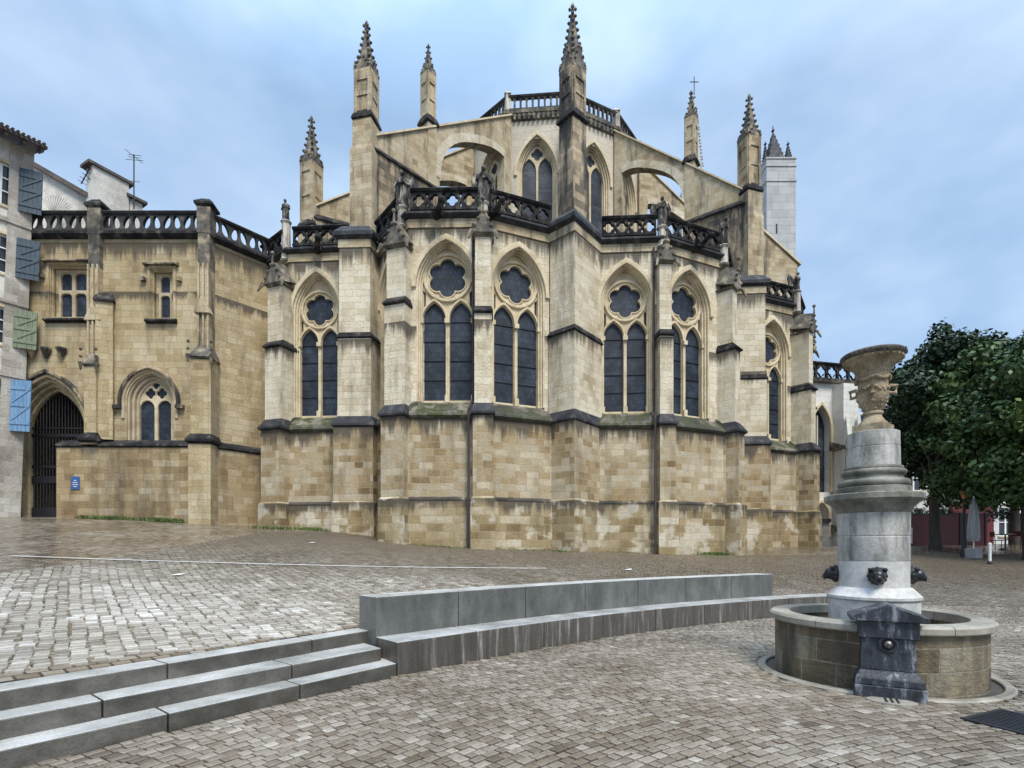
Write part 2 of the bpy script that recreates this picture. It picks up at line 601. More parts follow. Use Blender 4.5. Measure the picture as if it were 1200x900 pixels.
def glass_mat(name, dark, light, row, width, rough=0.35):
    m, t, b = newmat(name)
    l = t.links.new
    uv = N(t, 'ShaderNodeUVMap')
    br = N(t, 'ShaderNodeTexBrick', Scale=1.0)
    br.offset = 0.5
    br.inputs['Color1'].default_value = (dark[0], dark[1], dark[2], 1)
    br.inputs['Color2'].default_value = (light[0], light[1], light[2], 1)
    br.inputs['Mortar'].default_value = (0.012, 0.014, 0.018, 1)
    br.inputs['Mortar Size'].default_value = 0.012
    br.inputs['Brick Width'].default_value = width
    br.inputs['Row Height'].default_value = row
    l(uv.outputs['UV'], br.inputs['Vector'])
    n = N(t, 'ShaderNodeTexNoise', Scale=1.7, Detail=9.0, Roughness=0.7)
    geo = N(t, 'ShaderNodeNewGeometry')
    l(geo.outputs['Position'], n.inputs['Vector'])
    r = ramp(t, [(0.34, 0.35), (0.5, 1.0), (0.68, 2.1)])
    l(n.outputs['Fac'], r.inputs['Fac'])
    l(mix(t, br.outputs['Color'], r.outputs['Color'], typ='MULTIPLY', f=0.9), b.inputs['Base Color'])
    b.inputs['Roughness'].default_value = rough
    b.inputs['Specular IOR Level'].default_value = 0.35
    bp = N(t, 'ShaderNodeBump', Strength=0.35, Distance=0.02)
    l(n.outputs['Fac'], bp.inputs['Height'])
    l(bp.outputs['Normal'], b.inputs['Normal'])
    return m

M['glass'] = glass_mat('leaded_glass', (0.015, 0.022, 0.035), (0.026, 0.037, 0.055), 0.21, 0.17, rough=0.5)
M['louvre'] = glass_mat('choir_glass', (0.022, 0.028, 0.040), (0.045, 0.055, 0.074), 0.16, 1.1, rough=0.5)
M['pane'] = plain('house_pane', (0.030, 0.038, 0.050), rough=0.12)
M['iron'] = plain('black_iron', (0.012, 0.012, 0.015), rough=0.5)

def sett_mat(name, stops, rough=0.34, rough2=0.12, moss=False):
    m, t, b = newmat(name)
    l = t.links.new
    at = N(t, 'ShaderNodeAttribute', attribute_name='tone')
    r = ramp(t, stops)
    l(at.outputs['Fac'], r.inputs['Fac'])
    geo = N(t, 'ShaderNodeNewGeometry')
    n = N(t, 'ShaderNodeTexNoise', Scale=22.0, Detail=5.0, Roughness=0.7)
    l(geo.outputs['Position'], n.inputs['Vector'])
    r2 = ramp(t, [(0.3, 0.7), (0.7, 1.25)])
    l(n.outputs['Fac'], r2.inputs['Fac'])
    big = N(t, 'ShaderNodeTexNoise', Scale=0.55, Detail=5.0, Roughness=0.6)
    l(geo.outputs['Position'], big.inputs['Vector'])
    r3 = ramp(t, [(0.36, (0.68, 0.64, 0.58)), (0.66, (1.12, 1.12, 1.12))])
    l(big.outputs['Fac'], r3.inputs['Fac'])
    c = mix(t, r.outputs['Color'], r2.outputs['Color'], typ='MULTIPLY', f=0.8)
    c = mix(t, c, r3.outputs['Color'], typ='MULTIPLY', f=1.0)
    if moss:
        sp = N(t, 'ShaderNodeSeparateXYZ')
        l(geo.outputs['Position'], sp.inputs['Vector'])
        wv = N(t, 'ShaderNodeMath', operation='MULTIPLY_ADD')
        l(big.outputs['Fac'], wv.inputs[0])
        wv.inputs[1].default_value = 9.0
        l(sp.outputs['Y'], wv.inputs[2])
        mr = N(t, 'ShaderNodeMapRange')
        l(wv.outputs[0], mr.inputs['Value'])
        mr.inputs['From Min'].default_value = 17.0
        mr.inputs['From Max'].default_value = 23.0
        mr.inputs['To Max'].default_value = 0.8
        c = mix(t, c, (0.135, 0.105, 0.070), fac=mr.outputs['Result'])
    l(c, b.inputs['Base Color'])
    r4 = ramp(t, [(0.4, rough2), (0.62, rough)])
    l(big.outputs['Fac'], r4.inputs['Fac'])
    l(r4.outputs['Color'], b.inputs['Roughness'])
    b.inputs['Specular IOR Level'].default_value = 0.55
    bp = N(t, 'ShaderNodeBump', Strength=0.3, Distance=0.010)
    l(n.outputs['Fac'], bp.inputs['Height'])
    l(bp.outputs['Normal'], b.inputs['Normal'])
    return m

M['sett'] = sett_mat('wet_brown_setts', [(0.0, (0.075, 0.060, 0.045)), (0.35, (0.175, 0.142, 0.108)), (0.7, (0.29, 0.258, 0.215)), (1.0, (0.46, 0.43, 0.38))])
M['sett2'] = sett_mat('wet_grey_setts', [(0.0, (0.12, 0.10, 0.072)), (0.35, (0.235, 0.21, 0.175)), (0.7, (0.42, 0.395, 0.35)), (1.0, (0.60, 0.585, 0.55))], rough=0.26, rough2=0.12, moss=True)

def paving_mat(name):
    """small stone setts for the ground beyond the modelled stones"""
    m, t, b = newmat(name)
    l = t.links.new
    geo = N(t, 'ShaderNodeNewGeometry')
    mpn = N(t, 'ShaderNodeMapping')
    mpn.inputs['Rotation'].default_value = (0, 0, math.radians(-52))
    l(geo.outputs['Position'], mpn.inputs['Vector'])
    br = N(t, 'ShaderNodeTexBrick', Scale=1.0)
    br.inputs['Color1'].default_value = (0, 0, 0, 1)
    br.inputs['Color2'].default_value = (1, 1, 1, 1)
    br.inputs['Mortar'].default_value = (0, 0, 0, 1)
    br.inputs['Mortar Size'].default_value = 0.012
    br.inputs['Brick Width'].default_value = 0.17
    br.inputs['Row Height'].default_value = 0.15
    l(mpn.outputs['Vector'], br.inputs['Vector'])
    r = ramp(t, [(0.0, (0.11, 0.085, 0.06)), (0.4, (0.20, 0.165, 0.125)), (1.0, (0.31, 0.275, 0.225))])
    l(br.outputs['Color'], r.inputs['Fac'])
    big = N(t, 'ShaderNodeTexNoise', Scale=0.35, Detail=6.0, Roughness=0.6)
    l(geo.outputs['Position'], big.inputs['Vector'])
    r3 = ramp(t, [(0.36, (0.66, 0.60, 0.52)), (0.66, (1.15, 1.15, 1.15))])
    l(big.outputs['Fac'], r3.inputs['Fac'])
    c = mix(t, r.outputs['Color'], r3.outputs['Color'], typ='MULTIPLY', f=1.0)
    c = mix(t, c, (0.04, 0.034, 0.027), fac=br.outputs['Fac'])
    l(c, b.inputs['Base Color'])
    r4 = ramp(t, [(0.4, 0.15), (0.62, 0.36)])
    l(big.outputs['Fac'], r4.inputs['Fac'])
    l(r4.outputs['Color'], b.inputs['Roughness'])
    n = N(t, 'ShaderNodeTexNoise', Scale=9.0, Detail=4.0)
    l(geo.outputs['Position'], n.inputs['Vector'])
    h = N(t, 'ShaderNodeMath', operation='SUBTRACT')
    l(n.outputs['Fac'], h.inputs[0])
    l(br.outputs['Fac'], h.inputs[1])
    bp = N(t, 'ShaderNodeBump', Strength=0.55, Distance=0.02)
    l(h.outputs[0], bp.inputs['Height'])
    l(bp.outputs['Normal'], b.inputs['Normal'])
    return m

M['paving'] = paving_mat('far_setts')
M['joint'] = mottled('dark_sand_joints', [(0.3, (0.035, 0.03, 0.024)), (0.7, (0.075, 0.066, 0.052))], scale=3.0, rough=0.55)
def granite_mat(name, face_stops, streak, top=((0.22, 0.225, 0.22), (0.34, 0.345, 0.335))):
    """sawn granite: reflected sky painted pale into the tops, upright faces grimed and streaked"""
    m, t, b = newmat(name)
    l = t.links.new
    geo = N(t, 'ShaderNodeNewGeometry')
    mpn = N(t, 'ShaderNodeMapping')
    mpn.inputs['Scale'].default_value = streak
    l(geo.outputs['Position'], mpn.inputs['Vector'])
    n1 = N(t, 'ShaderNodeTexNoise', Scale=1.3, Detail=8.0, Roughness=0.65)
    l(mpn.outputs['Vector'], n1.inputs['Vector'])
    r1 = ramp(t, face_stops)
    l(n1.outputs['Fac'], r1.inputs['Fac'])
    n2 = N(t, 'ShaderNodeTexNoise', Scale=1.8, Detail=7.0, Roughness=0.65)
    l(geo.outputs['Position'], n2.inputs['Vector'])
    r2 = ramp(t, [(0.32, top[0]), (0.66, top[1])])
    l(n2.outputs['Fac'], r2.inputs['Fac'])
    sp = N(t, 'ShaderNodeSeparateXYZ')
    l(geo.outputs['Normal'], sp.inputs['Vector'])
    rz = ramp(t, [(0.35, 0.0), (0.8, 1.0)])  # upward faces take the paler colour, painting the sky's reflection into the stone
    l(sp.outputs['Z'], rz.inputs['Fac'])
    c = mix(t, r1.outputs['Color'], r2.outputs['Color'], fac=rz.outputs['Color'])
    n3 = N(t, 'ShaderNodeTexNoise', Scale=60.0, Detail=3.0, Roughness=0.7)
    l(geo.outputs['Position'], n3.inputs['Vector'])
    r3 = ramp(t, [(0.3, 0.75), (0.7, 1.22)])
    l(n3.outputs['Fac'], r3.inputs['Fac'])
    l(mix(t, c, r3.outputs['Color'], typ='MULTIPLY', f=0.8), b.inputs['Base Color'])
    r4 = ramp(t, [(0.38, 0.24), (0.62, 0.5)])
    l(n2.outputs['Fac'], r4.inputs['Fac'])
    l(r4.outputs['Color'], b.inputs['Roughness'])
    n4 = N(t, 'ShaderNodeTexNoise', Scale=7.0, Detail=8.0, Roughness=0.75)
    l(geo.outputs['Position'], n4.inputs['Vector'])
    bp0 = N(t, 'ShaderNodeBump', Strength=0.35, Distance=0.04)
    l(n4.outputs['Fac'], bp0.inputs['Height'])
    bp = N(t, 'ShaderNodeBump', Strength=0.3, Distance=0.01)
    l(bp0.outputs['Normal'], bp.inputs['Normal'])
    l(n3.outputs['Fac'], bp.inputs['Height'])
    l(bp.outputs['Normal'], b.inputs['Normal'])
    return m

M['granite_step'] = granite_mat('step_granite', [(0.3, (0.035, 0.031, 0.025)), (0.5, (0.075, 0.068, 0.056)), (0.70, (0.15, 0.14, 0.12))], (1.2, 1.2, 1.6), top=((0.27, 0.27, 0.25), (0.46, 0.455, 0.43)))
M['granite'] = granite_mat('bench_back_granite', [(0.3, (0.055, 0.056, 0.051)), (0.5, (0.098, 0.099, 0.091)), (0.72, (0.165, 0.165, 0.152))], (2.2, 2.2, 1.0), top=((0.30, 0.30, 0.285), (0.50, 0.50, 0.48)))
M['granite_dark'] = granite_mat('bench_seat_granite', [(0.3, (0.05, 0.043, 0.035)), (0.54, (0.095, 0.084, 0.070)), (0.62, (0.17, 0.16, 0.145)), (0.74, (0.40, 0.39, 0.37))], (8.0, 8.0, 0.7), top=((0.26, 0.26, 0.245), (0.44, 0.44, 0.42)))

# ------------------------------------------------------------------ ground
# control points of the sloping upper plaza: (x, y, height)
CP = [(-19.6, 22.3, 2.83), (-16.0, 22.0, 2.70), (-12.8, 22.0, 2.55), (-11, 22.6, 2.40), (-7.6, 22.0, 2.2), (-5.1, 20.3, 1.75),
      (-1.8, 20.0, 1.50), (2.6, 20.9, 1.36), (5.9, 21.5, 1.25), (9.6, 23.0, 1.20), (12.3, 25.3, 1.33), (15.3, 27.4, 1.58), (17, 30, 1.6),
      (22, 28, 1.6), (30, 28, 1.65), (22, 40, 1.6), (36, 40, 1.65), (40, 24, 1.45), (0, 40, 1.6), (-20, 40, 2.8), (-40, 30, 3.0),
      (-1.9, 7.15, 0.47), (-4.0, 4.14, 0.47), (-5.6, 1.9, 0.47), (-8, -1, 0.47), (-1.2, 7.9, 0.47), (0.9, 9.9, 0.46), (3.2, 11.4, 0.45), (5.2, 12.6, 0.40),
      (8.5, 14.0, 0.32), (10.5, 13.6, 0.15), (13, 13.0, 0.06), (18, 12.0, 0.03), (30, 10, 0.02), (16, 18, 0.62), (24, 18, 0.62), (12, 18, 0.72),
      (-8, 10, 1.0), (-12, 10, 1.3), (-14, 4, 1.1), (-25, 10, 2.0), (-6, 14, 1.3), (0, 15, 1.02), (6, 17, 0.92), (-14, 16, 1.9)]
_cp = np.array(CP)
def _tps(r):
    return np.where(r > 1e-9, r * r * np.log(np.maximum(r, 1e-9)), 0.0)
_n = len(_cp)
_K = _tps(np.hypot(_cp[:, None, 0] - _cp[None, :, 0], _cp[:, None, 1] - _cp[None, :, 1])) + np.eye(_n) * 1.0
_P = np.c_[np.ones(_n), _cp[:, :2]]
_A = np.block([[_K, _P], [_P.T, np.zeros((3, 3))]])
_w = np.linalg.solve(_A, np.r_[_cp[:, 2], np.zeros(3)])

def gz(x, y):
    x = np.atleast_1d(np.asarray(x, float))
    y = np.atleast_1d(np.asarray(y, float))
    sh = x.shape
    x = np.clip(x.ravel(), -40, 40)
    y = np.clip(y.ravel(), -1, 40)
    r = np.hypot(x[:, None] - _cp[None, :, 0], y[:, None] - _cp[None, :, 1])
    z = _tps(r) @ _w[:_n] + _w[_n] + _w[_n + 1] * x + _w[_n + 2] * y
    return np.maximum(z, 0.012).reshape(sh)

def g1(x, y):
    return float(gz(x, y)[0])

def hit(px, py):
    """the point of the upper plaza seen at a photo pixel"""
    Y = np.linspace(4, 60, 4000)
    d = (EYE + (HOR - py) / FOC * Y) - gz((px - 600) / FOC * Y, Y)
    k = np.where(d < 0)[0]
    y = Y[k[0]] if len(k) else 40.0
    x = (px - 600) / FOC * y
    return Vector((x, y, g1(x, y)))

# steps (top front edge of each, left to right) and bench front edge
ST_T = [Vector((-5.60, 1.85)), Vector((-4.0, 4.14)), Vector((-1.90, 7.15))]
ST_S = [Vector((-5.35, 1.97)), Vector((-3.81, 3.94)), Vector((-1.65, 6.70))]
ST_B = [Vector((-5.10, 1.86)), Vector((-3.62, 3.74)), Vector((-1.42, 6.53))]
BENCH = [Vector(p) for p in ((-1.42, 6.53), (-0.49, 7.41), (0.51, 8.30), (1.61, 9.20), (2.5, 9.85), (3.38, 10.45), (4.3, 11.0), (5.26, 11.55), (6.5, 12.2), (8.4, 13.0))]

def catmull(P, n=8):
    out = []
    for i in range(len(P) - 1):
        a = P[max(i - 1, 0)]; b = P[i]; c = P[i + 1]; d = P[min(i + 2, len(P) - 1)]
        for k in range(n):
            s = k / n
            out.append(0.5 * ((2 * b) + (c - a) * s + (2 * a - 5 * b + 4 * c - d) * s * s + (3 * b - a - 3 * c + d) * s ** 3))
    out.append(P[-1])
    return out

BC = catmull(BENCH, 10)
def offs(P, d):
    """offset a plan polyline to its left"""
    out = []
    for i, p in enumerate(P):
        t = (P[min(i + 1, len(P) - 1)] - P[max(i - 1, 0)]).normalized()
        out.append(p + Vector((-t.y, t.x)) * d)
    return out
SEAT_BACK = offs(BC, 0.55)
BACK_BACK = offs(BC, 1.0)

# boundary of the upper plaza: behind the treads of the top step, behind the bench, then fading into the lower plaza
top_back = offs(ST_T, 0.30)
bound = [Vector((-9.5, -4.0))] + top_back + [p for p in offs(BC, 0.80) if p.x > -1.95 and p.x < 8.0][2:] + [Vector((8.4, 13.85)), Vector((9.6, 13.6)), Vector((13, 12.9)), Vector((18, 11.9)), Vector((30, 9.8)), Vector((60, 5)), Vector((90, 0))]
bpts = []
for a, b in zip(bound[:-1], bound[1:]):
    n = max(1, int((b - a).length / 0.5))
    for k in range(n):
        bpts.append(a.lerp(b, k / n))
bpts.append(bound[-1])
NB = len(bpts)
mb = MB()
ts = [0, .01, .025, .05, .08, .11, .15, .19, .24, .30, .36, .43, .50, .58, .66, .74, .82, .9, 1.0]
ts2 = ts + [1.3, 1.8, 3, 6]
vs = []
for i, p in enumerate(bpts):
    s = i / (NB - 1)
    far = Vector((-60 + 150 * s, 42.0))
    vs.append((p.x, p.y, -0.05))
    for t_ in ts2:
        q = p.lerp(far, t_) if t_ <= 1 else far + (far - p) * (t_ - 1)
        vs.append((q.x, q.y, g1(q.x, q.y) - 0.012))
nt_ = len(ts2) + 1
fs = [(i * nt_ + k, (i + 1) * nt_ + k, (i + 1) * nt_ + k + 1, i * nt_ + k + 1) for i in range(NB - 1) for k in range(nt_ - 1)]
mb.add(vs, fs)
up = mb.build('upper_plaza', M['paving'], smooth=True, kind='structure')
up['label'] = 'sloping wet paved plaza rising to the church'
mb = MB()
mb.add([(-400, -400, -0.014), (400, -400, -0.014), (400, 900, -0.014), (-400, 900, -0.014)], [(0, 1, 2, 3)])
mb.build('ground', M['joint'], kind='structure')

# individually laid setts
def in_front(x, y):
    """signed side of the steps and bench front: True when on the lower plaza"""
    line = [Vector((-7, -0.6))] + ST_B[:2] + BC + [Vector((10, 13.4)), Vector((30, 11.5))]
    for a, b in zip(line[:-1], line[1:]):
        if a.x <= x < b.x:
            yy = a.y + (b.y - a.y) * (x - a.x) / (b.x - a.x)
            return yy - y
    return -1

def stone(mb, c, t, n, a, b, h, tone, tilt):
    """one sett: a truncated block standing a little above the joints"""
    r = 0.012
    vs = []
    for z, k in ((-0.016, 0.0), (h - 0.005, 0.0), (h, r)):
        for su, sv in ((-1, -1), (1, -1), (1, 1), (-1, 1)):
            u = su * (a / 2 - k); v = sv * (b / 2 - k)
            vs.append((c[0] + t.x * u + n.x * v, c[1] + t.y * u + n.y * v, c[2] + z + tilt[0] * u + tilt[1] * v))
    fs = [(8, 9, 10, 11)]
    for q in range(2):
        for k in range(4):
            j = (k + 1) % 4
            fs.append((q * 4 + k, q * 4 + j, q * 4 + 4 + j, q * 4 + 4 + k))
    mb.add(vs, fs, tone)

FC = Vector((4.57, 6.70))                     # axis of the fountain
mb = MB()
FAN = Vector((5.0, -1.0))                      # the setts are laid in wide arcs
v = 2.5
rnd = random.Random(3)
while v < 20.0:
    rh = 0.082 + rnd.random() * 0.015
    u = 0.05 * PI * v + rnd.random() * 0.2
    zone = rnd.random() * 0.12
    while u < 1.0 * PI * v:
        a = 0.078 + rnd.random() * 0.062
        an = (u + a / 2) / v
        n = Vector((math.cos(an), math.sin(an))); t = Vector((n.y, -n.x))
        c = FAN + n * (v + rh / 2)
        c = c + n * (0.05 * math.sin(c.x * 0.8 + c.y * 0.5) + rnd.gauss(0, .003))
        u += a + 0.005
        if c.y < 2.5 or c.y > 15.5 or c.x > c.y * 1.05 + 3.5 or -c.x > c.y * 1.05 + 1.5:
            continue
        d = in_front(c.x, c.y)
        if d < 0.03:
            continue
        if (c - FC).length < 1.345:
            continue
        z = 0.0 if c.y < 12 or c.x < 9 else g1(c.x, c.y)
        g = 0.52 + 0.13 * rnd.gauss(0, 1) + zone - 0.06
        stone(mb, (c.x, c.y, z), t, n, a - 0.006, rh - 0.010, 0.006 + rnd.random() * 0.008, min(1, max(0, g)), (rnd.gauss(0, .018), rnd.gauss(0, .018)))
    v += rh + 0.003
o = mb.build('lower_plaza_setts', M['sett'], kind='stuff')
o['label'] = 'small wet brown paving setts of the lower plaza'
o['category'] = 'paving'

mb = MB()
n = Vector((-0.62, 0.785)).normalized(); t = Vector((n.y, -n.x))
CHURCH = [(-21.6, 22.6), (-13.0, 22.5), (-11.4, 23.6), (-10.6, 22.8), (-9.6, 22.9), (-7.5, 22.2), (-5.9, 22.2), (-4.6, 20.4), (-3.9, 20.6), (-1.5, 20.4), (-0.8, 20.3), (1.3, 21.4), (2.5, 20.9), (3.7, 22.1), (5.9, 21.9), (6.8, 22.0), (9.4, 23.3), (10.4, 23.6), (11, 26)]
def inside_church(c):
    for a_, b_ in zip(CHURCH[:-1], CHURCH[1:]):
        if a_[0] <= c.x < b_[0]:
            return c.y > a_[1] + (b_[1] - a_[1]) * (c.x - a_[0]) / (b_[0] - a_[0])
    return False
u = -14.0
while u < 40.0:
    wd = 0.125 + rnd.random() * 0.03
    v = -8.0
    strip = rnd.gauss(0, 0.055)
    while v < 22:
        ln = 0.085 + rnd.random() * 0.08
        c = t * (u + wd / 2) + n * (v + ln / 2)
        c = c + t * (0.10 * math.sin(v * 0.35 + u * 0.2) + 0.012 * rnd.gauss(0, 1))
        v += ln + 0.006
        if c.y < 3.2 or c.x > c.y * 1.05 + 2.0 or -c.x > c.y * 1.05 + 2.0 or c.y > 23.5 or c.x > 24 or inside_church(c):
            continue
        # must lie beyond the boundary
        ok = False
        for a_, b_ in zip(bound[:-1], bound[1:]):
            if min(a_.x, b_.x) <= c.x < max(a_.x, b_.x):
                yy = a_.y + (b_.y - a_.y) * (c.x - a_.x) / (b_.x - a_.x)
                ok = c.y > yy + 0.03
                break
        if not ok or (c.x < -1.5 and c.y < 12 and (c - top_back[-1]).dot(Vector((-0.786, 0.618))) < 0.02 and c.x > -6):
            continue
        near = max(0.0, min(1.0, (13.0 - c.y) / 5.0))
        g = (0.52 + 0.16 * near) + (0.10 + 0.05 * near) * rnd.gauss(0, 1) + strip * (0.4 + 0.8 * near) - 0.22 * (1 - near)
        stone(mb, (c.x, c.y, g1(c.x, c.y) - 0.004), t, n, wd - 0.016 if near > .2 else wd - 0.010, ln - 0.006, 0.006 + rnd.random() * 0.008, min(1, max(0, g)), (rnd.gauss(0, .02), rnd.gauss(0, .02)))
    u += wd + 0.004
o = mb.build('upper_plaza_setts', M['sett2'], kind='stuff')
o['label'] = 'wet grey paving setts laid in long strips on the upper plaza'
o['category'] = 'paving'

# pale drainage line across the upper plaza
pts = [hit(px, py) for px, py in ((14, 652), (110, 655.5), (220, 659), (330, 662), (440, 664.5), (560, 666), (640, 666.5))]
mb = MB()
P2 = catmull([Vector((p.x, p.y)) for p in pts], 8)
l1, l2 = offs(P2, 0.05), offs(P2, -0.05)
vs = []
for a, b in zip(l1, l2):
    vs += [(a.x, a.y, g1(a.x, a.y) + 0.016), (b.x, b.y, g1(b.x, b.y) + 0.016)]
mb.add(vs, [(2 * i, 2 * i + 1, 2 * i + 3, 2 * i + 2) for i in range(len(P2) - 1)])
M['kerbline'] = plain('pale_line_stone', (0.55, 0.54, 0.51), rough=0.4)
mb.build('drain_line', M['kerbline'], kind='structure')

# ------------------------------------------------------------------ steps
steps = thing('stone_steps', 'three wide grey granite steps rising to the upper plaza on the left', 'steps', (-2.5, 5.0, 0))
def seg_lines(line, cuts):
    """split a straight plan polyline at distances measured back from its right end"""
    return cuts
def step(line, back, z0, z1, cuts, name):
    """cuts: plan parameters 0..1 along the line's two legs; each block is separated by an open joint"""
    L0 = [(line[i + 1] - line[i]).length for i in range(len(line) - 1)]
    tot = sum(L0)
    def at(P, s):
        s = max(0, min(1, s)) * tot
        for i, ll in enumerate(L0):
            if s <= ll + 1e-6:
                return P[i].lerp(P[i + 1], s / ll)
            s -= ll
        return P[-1]
    bk = offs(line, back)
    for a, b in zip(cuts[:-1], cuts[1:]):
        mb = MB()
        e = 0.006 / tot
        p = [at(line, a + e), at(line, b - e)]
        q = [at(bk, a + e), at(bk, b - e)]
        if b == 1:
            q[1] = q[1] + (line[-1] - line[-2]).normalized() * 0.1
        mb.prism([tuple(p[0]), tuple(p[1]), tuple(q[1]), tuple(q[0])], z0, z1)
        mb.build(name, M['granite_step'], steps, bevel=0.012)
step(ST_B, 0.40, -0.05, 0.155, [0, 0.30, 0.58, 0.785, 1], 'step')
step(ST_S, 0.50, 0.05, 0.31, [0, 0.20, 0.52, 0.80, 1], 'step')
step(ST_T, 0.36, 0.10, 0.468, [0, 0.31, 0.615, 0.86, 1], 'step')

# ------------------------------------------------------------------ bench
bench = thing('stone_bench', 'long curved grey granite bench with a block backrest beside the steps', 'bench', (2.0, 9.8, 0))
def px_param(px, curve):
    best = min(range(len(curve)), key=lambda i: abs(600 + FOC * curve[i].x / curve[i].y - px))
    return best
fine_f = catmull(BENCH, 40)
fine_s = offs(fine_f, 0.55)
fine_b = offs(fine_f, 1.0)
cut = [0] + [px_param(p, fine_f) for p in (558.7, 638, 707, 768.6, 825.6, 877, 925)] + [len(fine_f) - 1]
for a, b in zip(cut[:-1], cut[1:]):
    mb = MB()
    idx = sorted(set([a] + list(range(a + 4, b - 3, 8)) + [b]))
    F_ = [fine_f[i] for i in idx]; S_ = [fine_s[i] for i in idx]
    d0 = (F_[1] - F_[0]).normalized() * 0.011; d1 = (F_[-1] - F_[-2]).normalized() * 0.011
    F_[0] += d0; S_[0] += d0; F_[-1] -= d1; S_[-1] -= d1
    mb.prism([tuple(p) for p in F_] + [tuple(p) for p in S_[::-1]], -0.05, 0.41)
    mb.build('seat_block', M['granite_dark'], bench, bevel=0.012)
cut = [0] + [px_param(p, fine_s) for p in (537.6, 617, 686, 748.6, 804.6, 857, 906)]
for a, b in zip(cut[:-1], cut[1:]):
    mb = MB()
    idx = sorted(set([a] + list(range(a + 4, b - 3, 8)) + [b]))
    F_ = [fine_s[i] for i in idx]; S_ = [fine_b[i] for i in idx]
    d0 = (F_[1] - F_[0]).normalized() * 0.011; d1 = (F_[-1] - F_[-2]).normalized() * 0.011
    F_[0] += d0; S_[0] += d0; F_[-1] -= d1; S_[-1] -= d1
    mb.prism([tuple(p) for p in F_] + [tuple(p) for p in S_[::-1]], 0.1, 0.93)
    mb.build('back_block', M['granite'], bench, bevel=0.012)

# ------------------------------------------------------------------ cathedral
CAT = thing('cathedral', 'ochre stone gothic cathedral apse with tall twin lancet windows and flying buttresses', 'cathedral', (2.0, 30.0, 1.4))
ZD, ZU, ZW, ZC, ZB0, ZB1 = 6.62, 7.06, 7.32, 14.20, 14.80, 15.62   # drip, foot of upper wall, cornice, balustrade bottom and top
M['ledge'] = mottled('black_stained_ledge', [(0.40, (0.03, 0.028, 0.025)), (0.54, (0.08, 0.065, 0.05)), (0.62, (0.36, 0.29, 0.19))], scale=0.9, rough=0.9, bump=0.4)
ZP = 3.45                                                # top of the plinth

